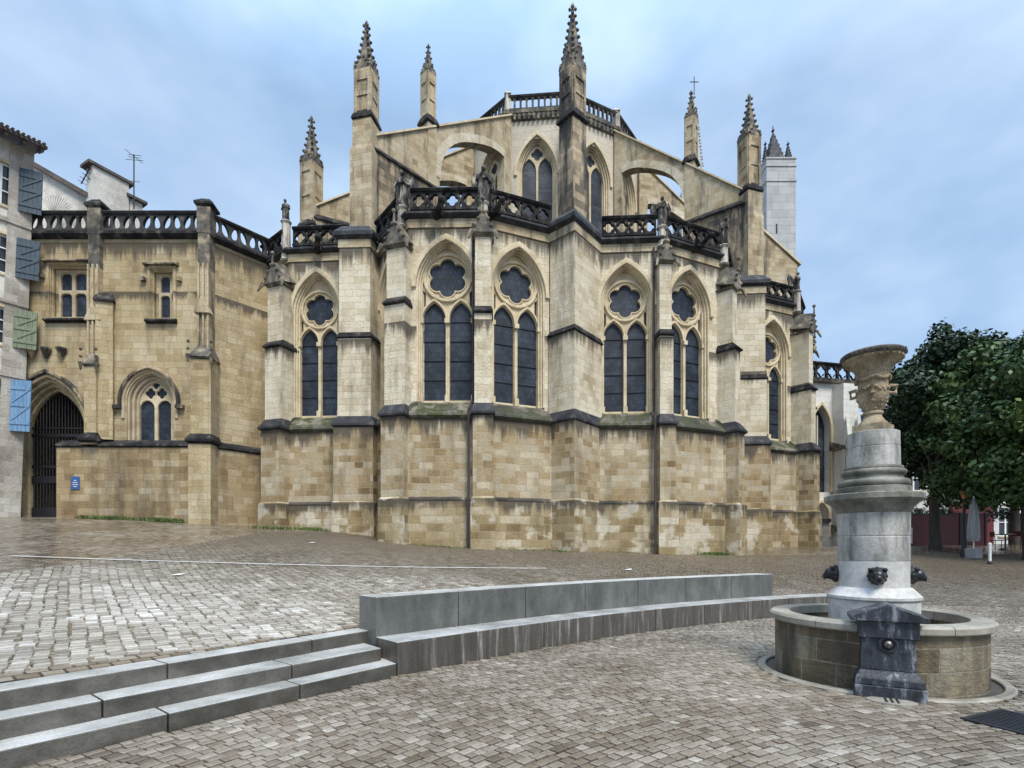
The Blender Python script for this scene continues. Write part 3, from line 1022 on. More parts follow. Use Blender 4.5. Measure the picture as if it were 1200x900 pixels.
def window(fr, uc, parent, z0, hw, zs, rise, hood=True, kind='rose'):
    """a traceried window in a hole of facet fr centred at u = uc"""
    d_in = -0.36
    # stepped mouldings round the opening
    mb = MB()
    if hood:
        a_o = arch(hw + 0.20, zs - 0.05, zs, rise + 0.26)
        a_i = arch(hw + 0.02, zs - 0.05, zs, rise + 0.02)
        fr.put(mb, plate([(x + uc, y) for x, y in a_o] , [], 0.01), d0=0.0) if False else None
        ring = a_o + a_i[::-1]
        fr.put(mb, plate([(x + uc, y) for x, y in ring], (), 0.16, 0.03), d0=0.10)
    for k, (da, dd) in enumerate(((0.0, -0.06), (0.06, -0.17), (0.12, -0.28)) if kind != 'choir' else ((0.0, -0.06), (0.085, -0.17), (0.17, -0.28))):
        o_ = arch(hw + 0.06 - da, z0 - 0.02, zs, (rise + 0.08) * (1 - da * 0.42))
        i_ = arch(hw - 0.085 - da + 0.02, z0 - 0.02, zs, (rise + 0.08) * (1 - (da + 0.07) * 0.42))
        fr.put(mb, plate([(x + uc, y) for x, y in (o_ + i_[::-1])], (), 0.16, 0.03), d0=dd + 0.05)
    hi = hw - (0.20 if kind == 'choir' else 0.13)
    ri = (rise + 0.08) * (1 - 0.22 * 0.42) if kind == 'choir' else rise - 0.10
    win = mb.build('window', M['trim'], parent)
    mb = MB()
    outer = arch(hi + 0.05, z0 - 0.05, zs, ri + 0.06)
    if kind == 'rose':
        lw = hi * 0.432; lc = hi * 0.515
        zl = zs - 1.23; lr = lw * 1.62
        R = hi * 0.91
        zc = zl + lr + R + 0.03
        holes = [arch(lw, z0 + 0.12, zl, lr, uc=s * lc) for s in (-1, 1)]
        holes.append(foil((0, zc), R * 0.50, R * 0.32))
        Ra = (hi * hi + ri * ri) / (2 * hi)
        def edge(z):
            q = max(z - zs, 0)
            return math.sqrt(max(Ra * Ra - q * q, 0)) - (Ra - hi)
        za = zl + lr * 0.75
        for s in (-1, 1):
            zt_ = zc - R * 0.52
            tri = [(s * (edge(zl + lr * .62) - 0.05), zl + lr * 0.62), (s * (edge(zt_) - 0.05), zt_), (s * (R * 0.93), zc - R * 0.60), (s * (lc + lw * 0.78), zl + lr * 0.86)]
            if abs(tri[0][0]) > lc + lw * 0.9 and abs(tri[1][0]) > R * 0.95:
                holes.append(tri)
        fr.put(mb, plate([(x + uc, y) for x, y in outer], [[(x + uc, y) for x, y in h] for h in holes], 0.16, 0.03), d0=d_in)
        # raised mouldings of rose and lancets
        for r_o, r_i, dd in ((R * 1.04, R * 0.90, d_in + 0.09),):
            fr.put(mb, plate([(x + uc, y) for x, y in circ((0, zc), r_o)], [[(x + uc, y) for x, y in circ((0, zc), r_i)]], 0.12, 0.03), d0=dd)
        fo = foil((0, zc), R * 0.50, R * 0.365); fi = foil((0, zc), R * 0.50, R * 0.32)
        fr.put(mb, plate([(x + uc, y) for x, y in fo], [[(x + uc, y) for x, y in fi]], 0.08, 0.0), d0=d_in + 0.045)
        for s in (-1, 1):
            o_ = arch(lw + 0.09, z0 + 0.05, zl, lr + 0.15, uc=s * lc)
            i_ = arch(lw + 0.015, z0 + 0.05, zl, lr + 0.03, uc=s * lc)
            fr.put(mb, plate([(x + uc, y) for x, y in (o_ + i_[::-1])], (), 0.11, 0.025), d0=d_in + 0.075)
        # capitals and shaft
        for u in (-hi + 0.0, 0, hi - 0.0):
            fr.bar(mb, uc + u - 0.10, uc + u + 0.10, zl - 0.14, zl + 0.04, d_in, d_in + 0.17)
            fr.bar(mb, uc + u - 0.09, uc + u + 0.09, z0, z0 + 0.30, d_in, d_in + 0.17)
    elif kind == 'choir':
        lw = hi * 0.43; lc = hi * 0.5
        zl = zs + 0.45; lr = lw * 1.8
        zc = zl + lr + hi * 0.24
        holes = [arch(lw, z0, zl, lr, uc=s * lc) for s in (-1, 1)] + [foil((0, zc), hi * 0.19, hi * 0.18, n=4, rot=0)]
        fr.put(mb, plate([(x + uc, y) for x, y in outer], [[(x + uc, y) for x, y in h] for h in holes], 0.16, 0.025), d0=d_in)
    mb.build('tracery', M['trim'], win)
    mb = MB()
    fr.put(mb, plate([(x + uc, y) for x, y in arch(hi, z0, zs, ri)], (), 0.03), d0=d_in - 0.10)
    mb.build('glass', M['louvre'] if kind == 'choir' else M['glass'], win)
    if kind == 'rose':
        zz = z0 + 0.95
        while zz < zl + 0.1:
            mb = MB()
            fr.bar(mb, uc - hi, uc + hi, zz, zz + 0.028, d_in - 0.099, d_in - 0.065)
            mb.build('glazing_bar', M['iron'], win)
            zz += 0.78
    return win

def facet(p0, p1, win_u=None, hw=1.18, base=0.8, sill=True, low=0.40, z_in=1.02):
    """one side of a chapel: plinth, lower wall, mossy sill, upper wall with its window, frieze and cornice"""
    fr = Frame(p0, p1)
    Ln = fr.len
    e = 0.35
    mb = MB()
    fr.bar(mb, -e, Ln + e, ZP, ZD, -0.6, low - 0.06)
    mb.build('lower_wall', M['lower'], CAT)
    mb = MB()
    fr.sweep(mb, [(-0.6, base - 0.6), (low + 0.06, base - 0.6), (low + 0.06, ZP - 0.07), (low - 0.03, ZP + 0.03), (-0.6, ZP + 0.03)], -e, Ln + e)
    mb.build('plinth', M['plinth'], CAT)
    mb = MB()
    fr.sweep(mb, [(low - 0.1, ZP + 0.075), (low - 0.05, ZP + 0.07), (low + 0.075, ZP - 0.02), (low + 0.075, ZP - 0.075), (low - 0.1, ZP - 0.08)], -0.2, Ln + 0.2)
    mb.build('ledge', M['ledge'], CAT)
    mb = MB()
    fr.sweep(mb, [(-0.45, ZW + 0.04), (-0.10, ZW - 0.02), (low + 0.05, ZD + 0.15), (low + 0.08, ZD + 0.06), (low, ZD - 0.04), (-0.45, ZD - 0.04)], -0.25, Ln + 0.25)
    mb.build('sill', M['sill'], CAT)
    zs, rise = 11.90, 1.78
    mb = MB()
    outer = [(0.0, ZD), (Ln, ZD), (Ln, ZC), (0.0, ZC)]
    holes = []
    if win_u is not None:
        holes = [[(x + win_u, y) for x, y in arch(hw, ZW - 0.35, zs, rise)]]
    fr.put(mb, plate(outer, holes, 0.7), d0=0.0)
    mb.build('upper_wall', M['upper'], CAT)
    if win_u is not None:
        window(fr, win_u, CAT, ZW + 0.02, hw, zs, rise)
    mb = MB()
    fr.bar(mb, -0.02, Ln + 0.02, ZC, ZC + 0.34, -0.7, 0.045)
    mb.build('frieze', M['buttress'], CAT)
    cornice(fr, -0.1, Ln + 0.1)
    return fr

def cornice(fr, u0, u1, d=0.0):
    mb = MB()
    fr.sweep(mb, [(-0.7, ZC + 0.342), (d + 0.09, ZC + 0.342), (d + 0.24, ZC + 0.46), (d + 0.24, ZB0 - 0.06), (d + 0.12, ZB0), (-0.7, ZB0)], u0, u1)
    mb.build('cornice', M['slate'], CAT)

def balustrade(fr, u0, u1, parent, z0=ZB0, z1=ZB1, d=0.10, pitch=0.62, kind='quatrefoil', mat=None, name='balustrade'):
    Ln = u1 - u0
    k = max(1, round(Ln / pitch))
    pw = Ln / k
    h = z1 - z0
    holes = []
    v0, v1 = z0 + 0.10, z1 - 0.13
    vc = (v0 + v1) / 2
    r = min(pw, v1 - v0) * 0.25
    for i in range(k):
        c = u0 + (i + 0.5) * pw
        if kind == 'quatrefoil':
            holes.append(foil((c, vc), r * 0.82, r * 0.78, n=4, rot=0, steps=5))
            for s in (-1, 1):
                x = c + s * pw / 2
                if i == 0 and s == -1 or i == k - 1 and s == 1 or s == -1:
                    continue
                holes.append([(x - 0.07, v1 - 0.02), (x + 0.07, v1 - 0.02), (x, vc + 0.07)])
                holes.append([(x - 0.07, v0 + 0.02), (x + 0.07, v0 + 0.02), (x, vc - 0.07)])
        elif kind == 'flame':
            for s, (du, dv) in ((1, (-pw * 0.22, 0.0)), (-1, (pw * 0.24, 0.0))):
                L_ = (v1 - v0) * 0.46; W_ = pw * 0.17
                tl = 0.35 * s
                el = []
                for q in range(14):
                    a = 2 * PI * q / 14
                    x = W_ * math.cos(a) * (1 - 0.25 * math.sin(a)); y = L_ * math.sin(a)
                    el.append((c + du + x + y * math.tan(tl) * 0.55, vc + dv + y))
                holes.append(el)
        elif kind == 'arcade':
            holes.append(arch(pw * 0.34, v0 + 0.02, v1 - pw * 0.42, pw * 0.40, n=4, uc=c))
    mb = MB()
    fr.put(mb, plate([(u0, z0), (u1, z0), (u1, z1 - 0.02), (u0, z1 - 0.02)], holes, 0.16, 0.02), d0=d + 0.08)
    fr.sweep(mb, [(d - 0.16, z1 - 0.10), (d + 0.14, z1 - 0.10), (d + 0.19, z1 - 0.02), (d + 0.10, z1 + 0.06), (d - 0.12, z1 + 0.06), (d - 0.20, z1 - 0.02)], u0, u1)
    fr.bar(mb, u0, u1, z0 - 0.002, z0 + 0.10, d - 0.14, d + 0.13)
    return mb.build(name, mat or M['black'], parent)

# plan of the chapels, left to right, read off the photograph
V = {'a0': (-11.6, 24.9), 'a1': (-9.9, 23.5), 'a2': (-7.1, 23.3), 'p0': (-5.95, 23.3), 'p1': (-4.1, 20.98), 'c': (-1.13, 20.9), 'd0': (1.55, 22.0),
     'd1': (3.8, 22.75), 'e': (6.35, 22.6), 'f': (9.45, 24.0), 'g0': (11.0, 27.0), 'g1': (12.5, 27.75), 'i': (15.35, 28.9), 'j': (17.0, 31.2), 'k': (18.5, 40.0)}
fA0 = facet(V['a0'], V['a1'], None, base=2.4)
fA = facet(V['a1'], V['a2'], 1.26, hw=1.06, base=2.2)
f0 = facet(V['p0'], V['p1'], 1.45, hw=1.1, base=1.8)
f1 = facet(V['p1'], V['c'], 1.50, base=1.6)
f2 = facet(V['c'], V['d0'], 1.52, hw=1.16, base=1.4)
f3 = facet(V['d1'], V['e'], 1.10, hw=1.1, base=1.3)
f4 = facet(V['e'], V['f'], 1.57, hw=1.16, base=1.2)
f4b = facet(V['f'], V['g0'], 1.9, hw=1.16, base=1.2)
f5 = facet(V['g1'], V['i'], 1.58, hw=1.08, base=1.3)
f6 = facet(V['i'], V['j'], None, base=1.5)
f7 = facet(V['j'], V['k'], None, base=1.5)

# lead rainwater pipes in the angles of the buttresses
M['lead'] = plain('rusty_lead_pipe', (0.035, 0.026, 0.026), rough=0.6)
for (x, y), (xl, yl) in (((-1.53, 20.82), (-1.66, 20.30)), ((6.03, 22.5), (5.95, 21.95))):
    mb = MB()
    mb.tube([(x, y, 14.3), (x, y, 7.35), (xl, yl, 6.9), (xl, yl, 3.6), (xl - .02, yl - .08, 3.4), (xl - .02, yl - .08, 1.0)], 0.05, 8)
    for zz in (13, 10.5, 8.2):
        mb.lathe([(.065, 0), (.065, .08)], (x, y, zz), 8)
    mb.build('rain_pipe', M['lead'], CAT, smooth=True)

# lead-covered terrace over the chapels and the mass of the church behind them
mb = MB()
mb.prism([V[k] for k in ('a0', 'a1', 'a2', 'p0', 'p1', 'c', 'd0', 'd1', 'e', 'f', 'g0', 'g1', 'i', 'j', 'k')] + [(16, 46), (-12, 46)], 14.3, 14.72)
mb.build('terrace_roof', M['slate'], CAT)

def pier(poly, base, zoff=9.75, cap=ZC, low=0.25, mat='upper', drip_side=0.10):
    """a broad buttress pier between two chapels, carried up to the cornice"""
    lo = grow(poly, low)
    mb = MB(); mb.prism(grow(lo, 0.09), base - 0.6, ZP - 0.05, None); mb.prism(grow(lo, 0.09), ZP - 0.05, ZP + 0.04, grow(lo, 0.0))
    mb.build('plinth', M['plinth'], CAT)
    mb = MB(); mb.prism(lo, ZP + 0.03, ZD - 0.02)
    mb.build('lower_pier', M['lower'], CAT)
    mb = MB(); mb.prism(grow(lo, 0.0), ZD - 0.03, ZD + 0.04, grow(lo, 0.10)); mb.prism(grow(lo, 0.10), ZD + 0.04, ZD + 0.13, grow(lo, 0.08)); mb.prism(grow(lo, 0.08), ZD + 0.13, ZU + 0.02, grow(poly, 0.07))
    mb.build('drip', M['slate'], CAT)
    mb = MB(); mb.prism(grow(poly, 0.07), ZU + 0.015, zoff); mb.prism(poly, zoff + 0.15, cap)
    mb.build('pier', M[mat], CAT)
    mb = MB(); mb.prism(grow(poly, 0.07), zoff, zoff + 0.06, grow(poly, 0.16)); mb.prism(grow(poly, 0.16), zoff + 0.06, zoff + 0.28, grow(poly, 0.0))
    mb.build('drip', M['black'], CAT)
    mb = MB(); mb.prism(grow(poly, 0.05), cap, cap + 0.34)
    mb.build('frieze', M['buttress'], CAT)
    mb = MB(); mb.prism(grow(poly, 0.10), cap + 0.342, cap + 0.46, grow(poly, 0.27)); mb.prism(grow(poly, 0.27), cap + 0.46, cap + 0.62); mb.prism(grow(poly, 0.27), cap + 0.62, cap + 0.95, grow(poly, -0.1))
    mb.build('cornice', M['slate'], CAT)

pier([(-7.30, 22.35), (-5.98, 22.30), (-5.75, 23.4), (-7.2, 23.6)], 2.2, zoff=10.35)
pier([(1.58, 21.95), (2.50, 21.10), (3.80, 22.70), (3.0, 23.6)], 1.36, zoff=10.2, low=0.22)
pier([(11.15, 26.45), (12.62, 26.35), (12.9, 27.6), (11.2, 27.6)], 1.3, zoff=9.9)

def buttress(c, d, wd, ln, base, zoff=9.75, top=13.1, gable=True, low=(0.16, 0.30)):
    poly = rectp(c, d, wd, -0.4, ln)
    lo = rectp(c, d, wd + low[0], -0.4, ln + low[1])
    lp = rectp(c, d, wd + low[0] + 0.16, -0.4, ln + low[1] + 0.09)
    md = rectp(c, d, wd + 0.05, -0.4, ln + 0.13)
    mb = MB(); mb.prism(lp, base - 0.6, ZP - 0.05); mb.prism(lp, ZP - 0.05, ZP + 0.05, lo)
    mb.build('plinth', M['plinth'], CAT)
    mb = MB(); mb.prism(lo, ZP + 0.04, ZD - 0.02)
    mb.build('lower_buttress', M['lower'], CAT)
    lo2 = rectp(c, d, wd + low[0] + 0.16, -0.4, ln + low[1] + 0.12)
    mb = MB(); mb.prism(lo, ZD - 0.03, ZD + 0.03, lo2); mb.prism(lo2, ZD + 0.03, ZD + 0.11); mb.prism(lo2, ZD + 0.11, ZU + 0.05, md)
    mb.build('drip', M['slate'], CAT)
    mb = MB(); mb.prism(md, ZU + 0.045, zoff); mb.prism(poly, zoff + 0.1, top)
    mb.build('buttress', M['upper'], CAT)
    dr = rectp(c, d, wd + 0.14, -0.3, ln + 0.24)
    mb = MB(); mb.prism(md, zoff, zoff + 0.05, dr); mb.prism(dr, zoff + 0.05, zoff + 0.11); mb.prism(dr, zoff + 0.11, zoff + 0.34, poly)
    mb.build('drip', M['black'], CAT)
    # gabled cap with a finial
    cap = rectp(c, d, wd + 0.22, -0.4, ln + 0.16)
    dd = Vector(d).normalized(); tt = Vector((-dd.y, dd.x)); cc = Vector(c)
    mb = MB(); mb.prism(poly, top, top + 0.12, cap)
    f_ = cc + dd * (ln + 0.16); b_ = cc - dd * 0.4
    hw = (wd + 0.22) / 2
    vs = [(*(f_ - tt * hw), top + 0.12), (*(f_ + tt * hw), top + 0.12), (*f_, top + 1.0), (*(b_ - tt * hw), top + 0.5), (*(b_ + tt * hw), top + 0.5), (*b_, top + 1.4)]
    mb.add(vs, [(0, 1, 2), (3, 5, 4), (0, 2, 5, 3), (1, 4, 5, 2), (0, 3, 4, 1)])
    for s in (-1, 1):
        for k in (0.25, 0.55, 0.85):
            q = (f_ + tt * s * hw).lerp(f_, k)
            mb.blob((q.x, q.y, top + 0.14 + k * 0.88), 0.075, n=4)
    mb.tube([(f_.x, f_.y, top + 0.9), (f_.x, f_.y, top + 1.4)], [0.05, 0.03], 6)
    mb.blob((f_.x, f_.y, top + 1.38), 0.09, n=5)
    # dark ears of the drip at each side
    for s in (-1, 1):
        q = f_ + tt * s * (hw + 0.02)
        mb.tube([(q.x, q.y, top + 0.16), (q.x + dd.x * .16 + tt.x * s * .10, q.y + dd.y * .16 + tt.y * s * .10, top - 0.22)], [0.09, 0.04], 5)
    mb.build('gablet', M['spire'], CAT)

BT = {}
def bt(key, c, d, *a, **k):
    BT[key] = (Vector(c), Vector(d).normalized(), a[1])
    buttress(c, d, *a, **k)
bt('a', (-10.05, 23.75), (-0.35, -0.94), 0.85, 0.75, 2.3, zoff=10.2, top=12.9)
bt('p', (-4.35, 21.30), (-0.30, -0.95), 0.84, 0.62, 1.7, zoff=11.0, top=13.25)
bt('c', (-1.13, 20.95), (0.03, -1.0), 0.62, 0.50, 1.45, zoff=10.55, top=13.55)
bt('e', (6.40, 22.7), (0.06, -1.0), 0.52, 0.55, 1.2, zoff=10.35, top=13.4)
bt('f', (9.50, 24.05), (0.72, -0.69), 0.50, 0.62, 1.15, zoff=10.3, top=13.0)
bt('i', (15.45, 28.95), (0.62, -0.78), 0.50, 0.85, 1.5, zoff=9.9, top=13.0)
bt('j', (17.1, 31.2), (0.80, -0.6), 0.6, 0.5, 1.55, zoff=9.6, top=12.9)

# parapets
balustrade(fA0, 0.0, fA0.len - 0.2, CAT)
balustrade(fA, 0.25, fA.len - 0.1, CAT)
balustrade(f0, 0.3, f0.len - 0.30, CAT)
balustrade(f1, 0.10, f1.len - 0.22, CAT)
balustrade(f2, 0.22, f2.len - 0.0, CAT)
balustrade(f3, 0.05, f3.len - 0.22, CAT)
balustrade(f4, 0.22, f4.len - 0.25, CAT)
balustrade(f4b, 0.25, f4b.len - 0.2, CAT)
balustrade(f5, 0.0, f5.len - 0.2, CAT)
balustrade(f6, 0.2, f6.len, CAT)
balustrade(f7, 0.0, f7.len, CAT)

# pedestals on the parapet over each buttress, gargoyles leaning out beside them
def pedestal(c, z0, z1, r=0.20):
    mb = MB()
    mb.lathe([(r * 1.05, 0), (r * 1.25, 0.06), (r, 0.14), (r * 0.92, z1 - z0 - 0.14), (r * 1.25, z1 - z0 - 0.04), (r * 1.1, z1 - z0)], (c[0], c[1], z0), seg=8, rot=PI / 8)
    mb.build('pedestal', M['pedestal'], CAT)
def gargoyle(c, d, z, ln=0.95):
    d = Vector((d[0], d[1], 0)).normalized()
    c = Vector((c[0], c[1], z))
    mb = MB()
    mb.tube([c - d * 0.3, c + d * 0.15, c + d * ln * 0.6 + Vector((0, 0, 0.04)), c + d * ln * 0.85 + Vector((0, 0, 0.14)), c + d * ln + Vector((0, 0, 0.13)), c + d * (ln + 0.16) + Vector((0, 0, 0.06))],
            [0.13, 0.17, 0.11, 0.10, 0.13, 0.06], 7)
    s = Vector((-d.y, d.x, 0))
    for k in (-1, 1):
        mb.tube([c + d * ln * 0.95 + s * k * 0.07 + Vector((0, 0, 0.2)), c + d * ln * 0.88 + s * k * 0.10 + Vector((0, 0, 0.34))], [0.045, 0.012], 5)
        mb.tube([c + d * 0.25 + s * k * 0.10, c + d * 0.55 + s * k * 0.16 + Vector((0, 0, -0.16))], [0.08, 0.04], 5)
        mb.add([c + d * 0.1 + s * k * 0.1 + Vector((0, 0, .1)), c + d * 0.35 + s * k * 0.26 + Vector((0, 0, .34)), c + d * 0.5 + s * k * 0.2 + Vector((0, 0, .02)), c + d * 0.1 + s * k * 0.16 + Vector((0, 0, -.02))], [(0, 1, 2, 3)])
    mb.build('gargoyle', M['black'], CAT, smooth=True)
PED = {}
for key, (c, d, ln) in BT.items():
    if key == 'j':
        continue
    q = c + d * 0.12
    zt = {'a': 16.1, 'p': 15.15, 'c': 15.1, 'e': 15.2, 'f': 15.2, 'i': 15.5}[key]
    pedestal(q, 14.3, zt)
    PED[key] = (q, zt, d)
for c, d in (((-3.0, 20.95), (0.35, -1)), ((-8.6, 23.4), (0.35, -1)), ((-0.85, 20.9), (0.6, -1)), ((8.0, 23.2), (0.5, -1)), ((-6.0, 22.9), (0.8, -0.6))):
    gargoyle(c, d, 14.62, 0.95 if c[0] < 15 else 0.6)

# ---- towers of the flying buttresses
def pinnacle(c, rot, half, z0, z1, ztop, crock=6, gab=1.6, pmat='buttress'):
    """square shaft with gablets, topped by a crocketed spire"""
    def sq(h):
        return [(c[0] + h * math.sqrt(2) * math.cos(rot + PI / 4 + k * PI / 2), c[1] + h * math.sqrt(2) * math.sin(rot + PI / 4 + k * PI / 2)) for k in range(4)]
    mb = MB()
    mb.prism(sq(half * 1.02), z0, z1)
    # blind panels: framing strips at the corners and heads
    S = sq(half * 1.02)
    for k in range(4):
        a, b = Vector(S[k]), Vector(S[(k + 1) % 4])
        fr = Frame(b, a) if False else Frame(a, b)
        L_ = fr.len
        sgn = 1 if (fr.n.x * (c[0] - a.x) + fr.n.y * (c[1] - a.y)) < 0 else -1
        for u0, u1 in ((0.0, L_ * 0.16), (L_ * 0.84, L_)):
            fr.bar(mb, u0, u1, z0, z1 + 0.02, -0.02 * sgn, 0.05 * sgn)
        fr.bar(mb, L_ * 0.16, L_ * 0.84, z1 - 0.5, z1 + 0.01, -0.02 * sgn, 0.05 * sgn)
        fr.bar(mb, L_ * 0.16, L_ * 0.84, (z0 + z1) / 2 - .1, (z0 + z1) / 2 + .05, -0.02 * sgn, 0.04 * sgn)
    sh = mb.build('pinnacle', M[pmat], CAT)
    mb = MB()
    gh = half * gab
    for k in range(4):
        a, b = Vector(S[k]), Vector(S[(k + 1) % 4])
        m_ = (a + b) / 2
        o_ = (m_ - Vector((c[0], c[1]))).normalized() * 0.05
        vs = [(*(a + o_), z1), (*(b + o_), z1), (*(m_ + o_), z1 + gh), (*(a * 0.6 + Vector((c[0], c[1])) * 0.4), z1), (*(b * 0.6 + Vector((c[0], c[1])) * 0.4), z1), (c[0], c[1], z1 + gh * 1.1)]
        mb.add(vs, [(0, 1, 2), (0, 2, 5, 3), (1, 4, 5, 2), (0, 3, 4, 1), (3, 5, 4)])
        for q in (0.2, 0.5, 0.8):
            for e in (a, b):
                p = (e + o_).lerp(m_ + o_, q)
                mb.blob((p.x, p.y, z1 + gh * q + .03), half * 0.16, n=4)
        # corner stub pinnacle
        mb.lathe([(half * 0.13, 0), (half * 0.13, half * 0.5), (half * 0.18, half * 0.6), (0.01, half * 1.4)], (a.x, a.y, z1 - half * .2), seg=4, rot=rot + PI / 4, cap=False)
    # spire
    zs = z1 + half * 0.1
    H = ztop - zs - half * 0.55
    mb.lathe([(half * 1.15, 0), (half * 0.74, H * 0.42), (half * 0.15, H), (0.02, H + 0.02)], (c[0], c[1], zs), seg=4, rot=rot + PI / 4, cap=False)
    for k in range(4):
        a = rot + PI / 4 + k * PI / 2
        for q in range(1, crock + 1):
            f = q / (crock + 0.8)
            r = (half * 1.1 + (half * 0.62 - half * 1.1) * f / 0.42) if f < 0.42 else (half * 0.62 + (half * 0.15 - half * 0.62) * (f - 0.42) / 0.58)
            r = r * 1.25 + half * 0.05
            mb.blob((c[0] + r * math.cos(a), c[1] + r * math.sin(a), zs + H * f), half * (0.28 - 0.10 * f), sc=(1, 1, 0.8), n=4)
    zf = zs + H
    for zz, rr in ((half * 0.12, 0.33),):
        for k in range(4):
            a = rot + PI / 4 + k * PI / 2
            mb.blob((c[0] + half * rr * math.cos(a), c[1] + half * rr * math.sin(a), zf + zz), half * 0.19, n=4)
    mb.lathe([(half * 0.2, -0.1), (half * 0.14, half * 0.3), (half * 0.26, half * 0.45), (half * 0.2, half * 0.62), (0.012, half * 0.95)], (c[0], c[1], zf), seg=6, cap=False)
    mb.build('spire', M['spire'], sh)

def band(c, rot, half, z, h=0.22, k=0.12):
    mb = MB()
    def sq(hh):
        return [(c[0] + hh * math.sqrt(2) * math.cos(rot + PI / 4 + q * PI / 2), c[1] + hh * math.sqrt(2) * math.sin(rot + PI / 4 + q * PI / 2)) for q in range(4)]
    mb.prism(sq(half), z, z + h * 0.4, sq(half + k)); mb.prism(sq(half + k), z + h * 0.4, z + h, sq(half + k * .8)); mb.prism(sq(half + k * .8), z + h, z + h + 0.25, sq(half * 0.98))
    mb.build('string_course', M['black'], CAT)

def tower(c, rot, stages, mat, zp, ztop, half, **kw):
    """pier in stages [(half, z0, z1)], then the pinnacle"""
    for h, z0, z1 in stages:
        mb = MB()
        def sq(hh):
            return [(c[0] + hh * math.sqrt(2) * math.cos(rot + PI / 4 + q * PI / 2), c[1] + hh * math.sqrt(2) * math.sin(rot + PI / 4 + q * PI / 2)) for q in range(4)]
        mb.prism(sq(h), z0, z1)
        mb.prism(sq(h), z1, z1 + 0.18, sq(h * 0.93))
        mb.build('tower_pier', mat, CAT)
    band(c, rot, half, stages[-1][2] + 0.1)
    pinnacle(c, rot, half * 0.96, stages[-1][2] + 0.2, zp, ztop, **kw)

T = {'0': Vector((-11.1, 29.3)), '1': Vector((-6.65, 24.2)), 'd': Vector((2.68, 23.4)), '3': Vector((12.55, 28.0)), '4': Vector((17.2, 37.0))}
K = {'0': Vector((-2.4, 33.6)), '1': Vector((-0.25, 31.3)), '2': Vector((3.40, 31.0)), '3': Vector((6.4, 32.5)), '4': Vector((8.3, 35.0))}
tower(T['0'], -0.35, [(0.50, 14.3, 18.9)], M['buttress'], 22.6, 25.3, 0.41)
tower(T['1'], -0.22, [(0.54, 14.3, 19.4), (0.46, 19.4, 20.7)], M['buttress'], 23.1, 25.5, 0.39)
tower(T['d'], 0.70, [(0.46, 14.3, 18.7), (0.42, 18.7, 20.1)], M['sooty'], 22.5, 25.5, 0.40, gab=2.7, pmat='sooty', crock=8)
tower(T['3'], 0.30, [(0.50, 14.3, 18.8), (0.46, 18.8, 20.0)], M['buttress'], 23.0, 25.4, 0.39)

